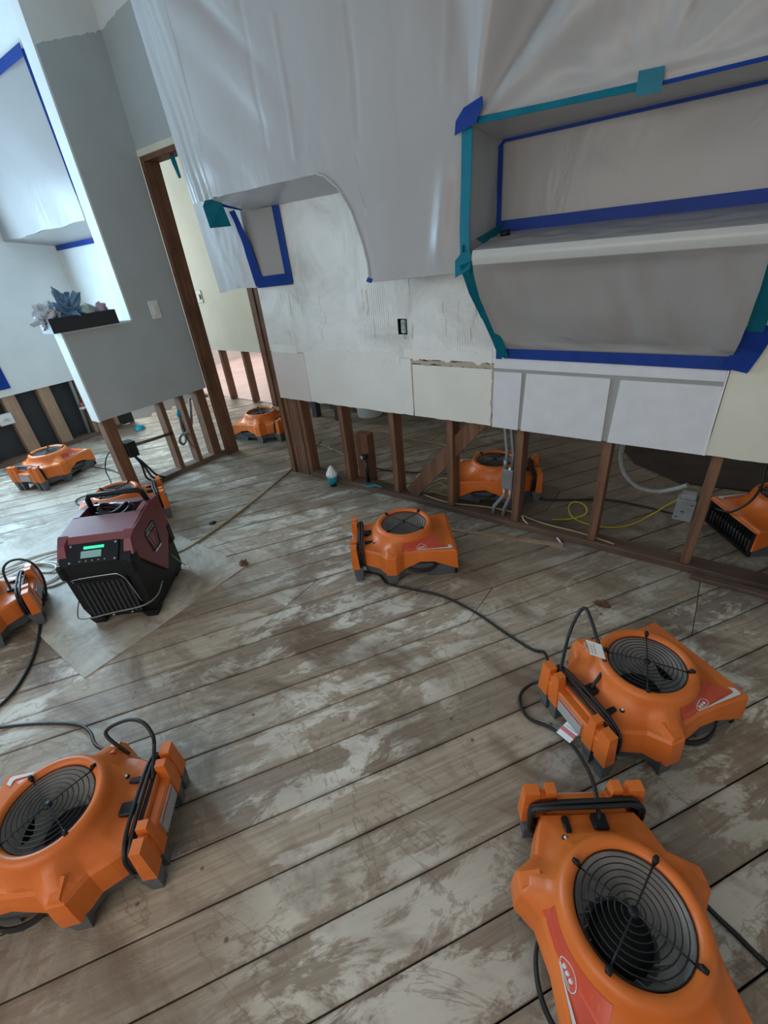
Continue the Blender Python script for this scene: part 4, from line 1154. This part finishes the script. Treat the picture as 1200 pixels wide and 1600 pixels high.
c2 = cord('power_cord', 'black cord looping up above the right air mover, white tag on it', 'cord',
     [F(1, -0.195, 0.018, 0.186), (945, 1040, .235), (935, 1005, .29), (924, 970, .33), (914, 950, .345), (902, 962, .32), (888, 995, .25), F(1, -0.245, 0.105, 0.192)], RC, 'black_rubber')
cord('power_cord', 'black cord coming in from the left edge to the lower left air mover', 'cord',
     [(-60, 1146, .007), (0, 1137, .007), (60, 1131, .007), (118, 1132, .007), (140, 1143, .03), (152, 1166, .10), F(3, -0.12, -0.165, 0.165)], RC, 'black_rubber')
cord('power_cord', 'black cord arching over the tail of the lower left air mover', 'cord',
     [F(3, -0.13, -0.165, 0.165), (165, 1146, .22), (195, 1126, .26), (222, 1128, .27), (238, 1148, .25), (241, 1168, .215), F(3, -0.245, -0.05, 0.192)], RC, 'black_rubber')
cord('power_cord', 'black cord trailing from the left edge air mover down to the left edge', 'cord',
     [F(4, -0.25, 0.10, 0.08), (62, 955, .02), (62, 985, .007), (54, 1020, .007), (34, 1062, .007), (8, 1095, .007), (-40, 1135, .007)], RC * 1.1, 'black_rubber')
cord('power_cord', 'short black cord arched over the tail of the left edge air mover', 'cord',
     [F(4, -0.19, 0.02, 0.19), (5, 893, .25), (12, 879, .28), (30, 874, .28), (50, 880, .25), (66, 900, .17), (72, 925, .08), (66, 950, .03)], RC, 'black_rubber')
cord('power_cord', 'black cord leaving the nearest air mover at the lower right edge', 'cord',
     [(1080, 1395, .03), (1100, 1412, .02), (1122, 1434, .012), (1150, 1460, .008), (1180, 1490, .008), (1240, 1545, .008)], RC * 1.1, 'black_rubber')
cord('extension_cord', 'tan extension cord running from the corner post towards the dehumidifier', 'cord',
     [(500, 690, .006), (470, 715, .006), (455, 733, .006), (432, 753, .006), (405, 776, .006), (370, 803, .006), (330, 832, .006), (290, 858, .006), (262, 868, .006)], 0.0065, 'tan_rubber')
cord('power_cord', 'thin dark cord looping on the floor left of the partition post', 'cord',
     [(176, 700, .28), (166, 716, .18), (165, 735, .09), (173, 752, .02), (172, 763, .007), (150, 770, .007), (125, 778, .007), (118, 785, .007), (132, 790, .007), (160, 784, .007)], 0.005, 'black_rubber')
cord('power_cord', 'dark cord lying behind the far left air mover towards the partition post', 'cord',
     [(140, 730, .05), (155, 731, .007), (175, 735, .007), (196, 744, .007), (215, 752, .007)], 0.005, 'black_rubber')
mb_h = []
hose = thing('drain_hose', 'loose coil of thin white tubing left of the dehumidifier', 'hose', tuple(atz(70, 890, 0)))
for pts in ([(-40, 912, .012), (0, 893, .012), (40, 874, .012), (75, 863, .012), (105, 856, .012), (130, 850, .012)],
            [(-30, 915, .02), (10, 898, .02), (45, 882, .02), (80, 868, .02), (112, 860, .02)],
            [(0, 896, .01), (30, 885, .01), (60, 880, .02), (82, 882, .02), (88, 887, .02), (80, 893, .012), (60, 893, .01), (48, 890, .01), (55, 882, .012), (76, 878, .015), (96, 882, .02), (98, 894, .015), (86, 905, .01), (66, 914, .01), (40, 922, .01)],
            [(58, 918, .01), (80, 916, .01), (100, 908, .01), (112, 902, .01)], [(50, 900, .01), (74, 908, .012), (92, 898, .016), (100, 888, .02), (112, 880, .02)]):
    P = smooth_path([atz(*p) for p in pts], 6)
    o = MB().tube(P, 0.0068, 6).build('tubing', 'white_rubber', hose); o.location = -Vector(hose.location)
# tags on the cords
def cord_tag(root, c, ux, uy, w, h, band):
    """paper flag: ux along the cord, uy outwards"""
    c = Vector(c) - root.location; ux = Vector(ux).normalized(); uy = Vector(uy).normalized(); n = ux.cross(uy).normalized()
    def quad(a0, a1, b0, b1, lift, th=0.0012):
        p = [c + ux * a + uy * b_ + n * lift for a, b_ in ((a0, b0), (a1, b0), (a1, b1), (a0, b1))]
        return MB().hexa([q - n * th for q in p], [q + n * th for q in p])
    t = quad(-w / 2, w / 2, -0.008, h, 0.007).build('cord_tag', 'label_white', root)
    quad(-w / 2, w / 2, 0.010, 0.010 + band, 0.0085).build('red_stripe', 'label_red', t) if band else None
    for k in range(4): quad(-w * 0.36, w * (0.34 - 0.06 * (k % 2)), h * 0.45 + k * 0.010, h * 0.45 + k * 0.010 + 0.0035, 0.0085).build('print_line', 'label_print', t)
q0, q1 = atz(872, 1143, .03), atz(903, 1168, .06)
dq = q1 - q0; pq = Vector((-dq.y, dq.x, 0)).normalized() + Vector((0, 0, 0.75))
cord_tag(c1, q0 * 0.6 + q1 * 0.4 + Vector((0, 0, .004)), dq, pq, 0.060, 0.066, 0.014)
q0, q1 = atz(942, 1030, .25), atz(934, 1004, .29)
cord_tag(c2, (q0 + q1) / 2, q1 - q0, (-0.85, -0.25, 0.2), 0.048, 0.042, 0)

# ---- behind the studs
cord('power_cord', 'black cord running low behind the right studs to the grey box', 'cord',
     [F(8, -0.25, 0.10, 0.10), (826, 768, .04), (834, 776, .01), (860, 781, .007), (900, 781, .007), (950, 781, .007), (1000, 790, .007), (1050, 802, .02), (1068, 800, .20)], RC, 'black_rubber')
cord('power_cord', 'black cord crossing in front of the air mover behind the studs', 'cord',
     [(560, 715, .007), (590, 732, .007), (630, 737, .007), (680, 739, .01), (718, 738, .12), (760, 736, .16), (795, 728, .20)], RC * 0.9, 'black_rubber')
cord('power_cord', 'black cord climbing over the air mover at the right edge', 'cord',
     [(1118, 795, .15), (1140, 800, .17), (1160, 792, .22), (1178, 778, .27), (1192, 755, .33), (1196, 735, .38), (1205, 720, .42)], RC, 'black_rubber')
cord('cable', 'yellow cable curving over the dark floor behind the right studs', 'cable',
     [(862, 812, .006), (890, 811, .006), (915, 803, .03), (914, 790, .06), (900, 784, .06), (889, 790, .03), (893, 806, .01), (915, 818, .006), (950, 824, .006), (985, 820, .006), (1020, 803, .05), (1045, 788, .16), (1064, 778, .25)], 0.0045, 'yellow_rubber')
cord('cable', 'tan cable lying along the sole plate behind the middle studs', 'cable',
     [(660, 772, .04), (700, 785, .045), (760, 792, .045), (800, 800, .045), (850, 818, .045), (905, 832, .045), (960, 850, .045)], 0.0045, 'tan_rubber')
cord('cable', 'short white cable end sticking out over the sole plate', 'cable',
     [(814, 800, .05), (818, 812, .04), (830, 823, .03), (850, 830, .012), (868, 838, .008), (879, 852, .008)], 0.0045, 'white_rubber')
cord('cable', 'thin pale cable wandering over the floor behind the left studs', 'cable',
     [(520, 705, .007), (515, 698, .01), (522, 686, .03), (545, 675, .02), (580, 674, .007), (605, 676, .007), (640, 686, .007), (690, 694, .007), (720, 705, .007)], 0.0045, 'tan_rubber')
cord('cable', 'brown cable lying behind the double corner post', 'cable',
     [(470, 693, .007), (500, 695, .007), (520, 702, .007), (540, 712, .007), (556, 728, .007)], 0.0045, 'tan_rubber')
rope = thing('rope', 'tan rope heaped beside the foot of the diagonal brace', 'rope', tuple(atz(690, 768, 0)))
for pts in ([(655, 760, .01), (652, 745, .05), (664, 738, .09), (680, 742, .08), (690, 752, .05), (702, 757, .02)], [(660, 748, .02), (675, 754, .03), (690, 748, .07), (700, 748, .08)],
            [(672, 768, .01), (690, 772, .02), (705, 777, .01)], [(670, 762, .02), (688, 755, .05), (704, 765, .03), (715, 772, .01)], [(700, 775, .02), (716, 762, .04), (735, 768, .02), (760, 780, .01)]):
    o = MB().tube(smooth_path([atz(*p) for p in pts], 6), 0.006, 6).build('strand', 'tan_rubber', rope); o.location = -Vector(rope.location)
# flexible conduit, metal boxes
P = smooth_path([aty(975, 690, 2.30), aty(970, 715, 2.30), aty(976, 740, 2.29), aty(995, 760, 2.27), aty(1025, 768, 2.25), aty(1055, 764, 2.23), aty(1075, 758, 2.21)], 12)
rr = [0.011 + (0.0016 if i % 2 else -0.0008) for i in range(len(P))]
o = MB().tube([p - P[-1] for p in P], rr, 8).build('conduit', 'grey_rubber'); o.location = P[-1]
tag(o, 'grey ribbed flexible conduit hanging behind the right studs', 'conduit')
jb = thing('junction_box', 'grey metal box fixed beside the rightmost stud', 'junction box', (0.045, 2.20, 0.25))
MB().cbox(-0.042, 0.036, -0.03, 0.03, 0.0, 0.11, 0.004).build('box', 'steel_grey', jb)
MB().cbox(-0.030, 0.030, -0.026, 0.026, 0.11, 0.135, 0.003).build('box_top', 'steel_grey', jb)
for (x, z) in ((-0.028, 0.02), (0.02, 0.09), (-0.01, 0.05)):
    MB().lathe([(0.0, 0.0), (0.006, 0.0), (0.006, 0.003)], 8, (x, -0.0305, z)).build('knockout', 'wire_dark', jb)
jb = thing('junction_box', 'grey metal box on two conduits beside the middle stud', 'junction box', (-0.805, 2.19, 0.0))
MB().cbox(-0.032, 0.034, -0.022, 0.022, 0.225, 0.345, 0.004).build('box', 'steel_grey', jb)
for (x0, x1) in ((-0.075, -0.018), (-0.012, 0.018)):
    MB().tube([(x0, -0.01, 0.038), (x0 + 0.004, -0.01, 0.09), (x1, 0, 0.17), (x1, 0, 0.228)], 0.011, 8).build('conduit', 'steel_grey', jb)
    MB().tube([(x1, 0, 0.34), (x1 + 0.004, 0, 0.44), (x1 - 0.03, 0.02, 0.62), (x1 - 0.04, 0.02, 0.75)], 0.010, 8).build('conduit', 'steel_grey', jb)
MB().tube([(-0.018, -0.004, 0.345), (-0.018, -0.004, 0.40)], 0.012, 8).build('connector', 'steel_grey', jb)
MB().lathe([(0.0, 0.014), (0.008, 0.012), (0.008, 0.0)], 8, (0.012, -0.012, 0.345)).build('wire_nut', 'white_rubber', jb)
# stub of timber, capped pipes
o = MB().cbox(-0.055, 0.055, -0.04, 0.04, 0.0, 0.372, 0.004).build('wood_block', 'stud_wood'); o.location = (-1.898, 2.275, 0.0)
tag(o, 'short upright stub of timber behind the second stud from the doorway', 'wood block')
pp = thing('pipe', 'dark iron pipe with an open elbow beside the timber stub', 'pipe', (-1.835, 2.19, 0.038))
MB().tube([(0, 0, 0), (0, 0, 0.185)], 0.013, 10).build('riser', 'wire_dark', pp)
MB().tube([(0.0, 0.012, 0.195), (-0.012, -0.03, 0.20)], 0.019, 10).build('elbow', 'wire_dark', pp)
MB().tube([(-0.0115, -0.029, 0.20), (-0.0122, -0.032, 0.20)], 0.014, 10).build('rim', 'chrome', pp)
cp_ = thing('pipe', 'stub pipe capped with white paper and teal tape at the foot of the wall', 'pipe', (-2.085, 2.085, 0.0))
MB().tube([(0, 0.0, 0), (0, 0.0, 0.05)], 0.022, 10).build('stub', 'wire_dark', cp_)
MB().lathe([(0.0, 0.015), (0.022, 0.02), (0.036, 0.05), (0.040, 0.085), (0.036, 0.092)], 12).build('tape_wrap', 'tape_cyan', cp_)
MB().lathe([(0.041, 0.083), (0.044, 0.10), (0.020, 0.145), (0.002, 0.165), (0.0, 0.166)], 9, smooth=False).build('paper_cap', 'label_white', cp_)
sc = MB(); P = [aty(a, b_, 2.125) for a, b_ in ((567, 757), (575, 760), (585, 758), (596, 761))]
sc.ribbon([p - P[0] for p in P], (0, -0.5, 1), [0.016, 0.024, 0.018, 0.014]); o = sc.build('tape_scrap', 'tape_cyan'); o.location = P[0]
tag(o, 'scrap of cyan tape stuck to the sole plate below the timber stub', 'tape scrap')
# bucket and furniture far behind, and a dark flat patch on the floor
bk = thing('bucket', 'white plastic bucket on the far floor behind the studs', 'bucket', (-2.80, 3.50, 0.0))
MB().lathe([(0.0, 0.0), (0.125, 0.0), (0.128, 0.01), (0.150, 0.33), (0.158, 0.33), (0.158, 0.345), (0.146, 0.345), (0.124, 0.012), (0.0, 0.012)], 28).build('pail', 'bucket_white', bk)
MB().tube([(0.152 * math.cos(a), -0.03, 0.33 + 0.0 - 0.12 * math.sin(a)) for a in [PI * k / 12 for k in range(13)]], 0.003, 6).build('bail', 'chrome', bk)
ft = thing('stool', 'dark low stool standing on the far floor behind the corner post', 'stool', (-3.17, 3.40, 0.0))
for x in (-0.16, 0.16):
    for y in (-0.14, 0.14): MB().cbox(x - 0.035, x + 0.035, y - 0.035, y + 0.035, 0.0, 0.42, 0.004).build('leg', 'furniture_dark', ft)
MB().cbox(-0.21, 0.21, -0.19, 0.19, 0.42, 0.46, 0.008).build('seat', 'furniture_dark', ft)
mt_ = MB()
Pm = [(-0.45, 3.58), (-0.30, 3.30), (0.0, 3.10), (0.30, 3.14), (0.9, 3.2), (0.9, 3.75), (-0.2, 3.78)]
cxm = sum(p[0] for p in Pm) / len(Pm); cym = sum(p[1] for p in Pm) / len(Pm)
mt_.hexa([(x - cxm, y - cym, 0.001) for x, y in Pm], [(x - cxm, y - cym, 0.008) for x, y in Pm])
o = mt_.build('floor_tone', 'patch_dark'); o.location = (cxm, cym, 0); tag(o, 'dark brown ragged patch on the far floor behind the right studs', 'mat')

# ---- round the partition
lg = thing('light_switch', 'white light switch plate on the shaded partition beside the doorway', 'light switch', (XP, 1.905, 1.235))
MB().cbox(0.0, 0.007, -0.037, 0.037, -0.06, 0.06, 0.002).build('plate', 'outlet_white', lg)
MB().cbox(0.006, 0.012, -0.017, 0.017, -0.034, 0.034, 0.002).build('rocker', 'outlet_white', lg)
eb = thing('electrical_box', 'dark electrical box with cables on the partition end post', 'electrical box', (XP - 0.05, 1.345, 0.0))
MB().cbox(-0.045, 0.055, 0.0, 0.075, 0.285, 0.40, 0.004).build('box', 'wire_dark', eb)
for (dx, dy) in ((0.02, 0.14), (-0.01, 0.10), (0.03, 0.19)):
    MB().tube(smooth_path([(0.02, 0.04, 0.29), (0.02 + dx * 0.3, 0.05 + dy * 0.2, 0.20), (0.02 + dx, dy * 0.7, 0.09), (0.02 + dx * 1.3, dy, 0.04)], 5), 0.008, 6).build('cable', 'wire_dark', eb)
MB().tube([(0.05, 0.07, 0.37), (0.05, 0.20, 0.36), (0.04, 0.38, 0.35)], 0.012, 8).build('conduit', 'plate_wood', eb)
P = [atx(280, 648, -3.52), atx(284, 668, -3.52), atx(290, 684, -3.52), atx(287, 694, -3.52), atx(281, 690, -3.52), atx(283, 680, -3.50), atx(292, 676, -3.48), atx(299, 664, -3.48), atx(298, 642, -3.48), atx(296, 622, -3.48)]
sh = thing('supply_hose', 'braided hose with a cyan taped end hanging between the partition studs', 'hose', tuple(P[3]))
o = MB().tube(smooth_path(P, 6), 0.011, 8).build('hose', 'steel_grey', sh); o.location = -Vector(P[3])
o = MB().lathe([(0.0, 0.05), (0.014, 0.04), (0.024, 0.0), (0.016, -0.02)], 8, tuple(P[0])).build('tape_cap', 'tape_cyan', sh); o.location = -Vector(P[3])
sc = MB(); P = [atx(a, b_, XL + 0.02) for a, b_ in ((212, 668), (218, 665), (225, 664))]
o = MB().lathe([(0.0, 0.05), (0.05, 0.03), (0.06, 0.0)], 9).build('tape_scrap', 'tape_cyan'); o.location = atz(219, 670, 0.0)
tag(o, 'small cyan taped cap on the floor seen under the partition', 'tape scrap')
tr = thing('tray', 'black open tray standing on the half wall ledge', 'tray', (XP - 0.045, 1.40, ZL))
mb = MB(); mb.box(-0.075, 0.075, -0.20, 0.20, 0.0, 0.006); mb.build('base', 'foam_black', tr)
for (x0, x1, y0, y1) in ((-0.082, -0.074, -0.208, 0.208), (0.074, 0.082, -0.208, 0.208)):
    MB().box(x0, x1, y0, y1, 0.0, 0.085).build('side', 'foam_black', tr)
for (x0, x1, y0, y1) in ((-0.074, 0.074, -0.208, -0.200), (-0.074, 0.074, 0.200, 0.208)):
    MB().box(x0, x1, y0, y1, 0.0, 0.085).build('end', 'foam_black', tr)
def blob(name, mat, c, r, seed, sx=1, sy=1, sz=1, amp=0.35, fr=2.4, nseg=22):
    def fn(u, v):
        a = 2 * PI * u; b_ = PI * (v - 0.5)
        d = Vector((math.cos(a) * math.cos(b_), math.sin(a) * math.cos(b_), math.sin(b_)))
        k = 1 + amp * (abs(nz(d.x * fr + seed, d.y * fr, d.z * fr)) * 2 - 0.45) + 0.2 * amp * nz(d.x * 6 + seed, d.y * 6, d.z * 6)
        return (d.x * r * sx * k, d.y * r * sy * k, d.z * r * sz * k)
    o = MB().grid(fn, nseg, 14, smooth=(amp < 0.5)).build(name, mat); o.location = c; return o
zt = ZL + 0.006
tag(blob('plastic_bag', 'bag_clear', (XP - 0.055, 1.235, zt + 0.085), 0.055, 1.3, 1, 1.2, 1.15, 0.9, 3.0), 'crumpled clear plastic bag at the left end of the black tray', 'plastic bag')
tag(blob('glove', 'glove_blue', (XP - 0.045, 1.345, zt + 0.105), 0.058, 4.4, 0.9, 1.25, 1.25, 1.1, 2.6), 'crumpled blue rubber glove heaped in the middle of the black tray', 'glove')
tag(blob('rag', 'rag_sage', (XP - 0.035, 1.465, zt + 0.075), 0.052, 7.7, 1, 1.15, 1.0, 0.3), 'sage green balled rag in the black tray', 'rag')
tag(blob('rag', 'rag_mauve', (XP - 0.035, 1.555, zt + 0.080), 0.042, 9.1, 1, 1.0, 1.15, 0.25), 'mauve balled rag at the right end of the black tray', 'rag')
# ---- left wall services
ol = thing('outlet', 'white power outlet hanging on its box low on the left wall', 'outlet', (XL + 0.0, 1.17, 0.415))
MB().cbox(-0.03, 0.02, -0.06, 0.06, -0.05, 0.05, 0.006).build('plate', 'outlet_white', ol)
MB().cbox(0.018, 0.026, -0.04, 0.035, -0.018, 0.018, 0.003).build('receptacle', 'outlet_white', ol)
for z in (-0.006, 0.006): MB().box(0.0255, 0.0268, -0.025, 0.02, z - 0.0015, z + 0.0015).build('slot', 'black_plastic', ol)
o = MB().cbox(0, 0.01, -0.06, 0.06, -0.05, 0.05, 0.002).build('blank_plate', 'outlet_white'); o.location = (XL + 0.001, 1.08, 0.585)
tag(o, 'blank white cover plate at the cut edge of the left wallboard', 'cover plate')
wp = thing('water_pipe', 'pale riser pipe with a red valve between the left wall studs', 'pipe', (XL - 0.02, 1.80, 0.04))
MB().tube([(0, 0.03, 0.62), (0, 0.02, 0.35), (0, 0.0, 0.0)], 0.016, 8).build('riser', 'grey_rubber', wp)
MB().tube([(0, 0.015, 0.30), (0.06, 0.015, 0.30)], 0.010, 8).build('branch', 'copper', wp)
MB().lathe([(0.0, 0.02), (0.03, 0.015), (0.034, 0.0), (0.0, -0.015)], 12, (0.065, 0.015, 0.285)).build('valve_body', 'outlet_white', wp)
MB().lathe([(0.0, 0.03), (0.022, 0.025), (0.024, 0.0)], 10, (0.065, 0.02, 0.315)).build('valve_handle', 'valve_red', wp)
# ---- outlet on the hall wall, bare receptacle in the main wall
ho = thing('outlet', 'grey outlet plate on the pale green hall wall', 'outlet', (-4.98, YH, 1.19))
MB().cbox(-0.05, 0.05, -0.006, 0.0, -0.065, 0.065, 0.002).build('plate', 'steel_grey', ho)
MB().cbox(-0.012, 0.018, -0.016, -0.005, -0.03, 0.02, 0.003).build('receptacle', 'outlet_white', ho)
bo = thing('outlet', 'bare receptacle sunk in a ragged hole in the scraped wall', 'outlet', (-1.4165, YW, 1.095))
MB().box(-0.027, 0.027, 0.045, 0.05, -0.039, 0.039).build('box_back', 'steel_grey', bo)
for s in (-1, 1): MB().box(min(s * 0.0275, s * 0.030), max(s * 0.0275, s * 0.030), 0.0, 0.05, -0.039, 0.039).build('box_side', 'wire_dark', bo)
MB().cbox(-0.015, 0.015, 0.004, 0.03, -0.034, 0.034, 0.004).build('receptacle', 'rag_sage', bo)
for z in (-0.016, 0.016): MB().lathe([(0.0, 0.006), (0.008, 0.005), (0.011, 0.0)], 10, (0, 0.004, z)).build('face', 'label_silver', bo)
MB().tube([(0.006, -0.002, -0.03), (0.012, -0.008, -0.05), (0.018, -0.004, -0.062)], 0.0025, 5).build('wire', 'label_print', bo)
# ---- curl of blue tape hanging in the doorway head, knot hole, scrap on the floor
o = MB().ribbon([(0, 0, 0), (0.012, 0.0, -0.05), (0.03, 0.0, -0.13)], (1, 0.3, 0.15), [0.03, 0.035, 0.02]).build('tape_scrap', 'tape_teal')
o.location = aty(267, 240, YW + 0.06); tag(o, 'loose end of teal tape hanging from the door header', 'tape scrap')
o = MB().lathe([(0.0, 0.0), (0.022, 0.0), (0.024, 0.0012), (0.0, 0.0013)], 16).build('pipe_hole', 'black_plastic'); o.location = atz(332, 817, 0.0006)
tag(o, 'round black pipe hole in the boards beside the tan cord', 'hole')
o = blob('splinter', 'stud_wood', atz(942, 944, 0.008), 0.022, 2.2, 1.4, 0.8, 0.5, 0.6); tag(o, 'dark splinter of wood on the boards above the right air mover', 'splinter')
o = blob('wood_chip', 'stud_wood', atz(380, 880, 0.008), 0.022, 5.2, 1.2, 0.9, 0.6, 0.6); tag(o, 'chip of wood at the right corner of the plywood patch', 'wood chip')
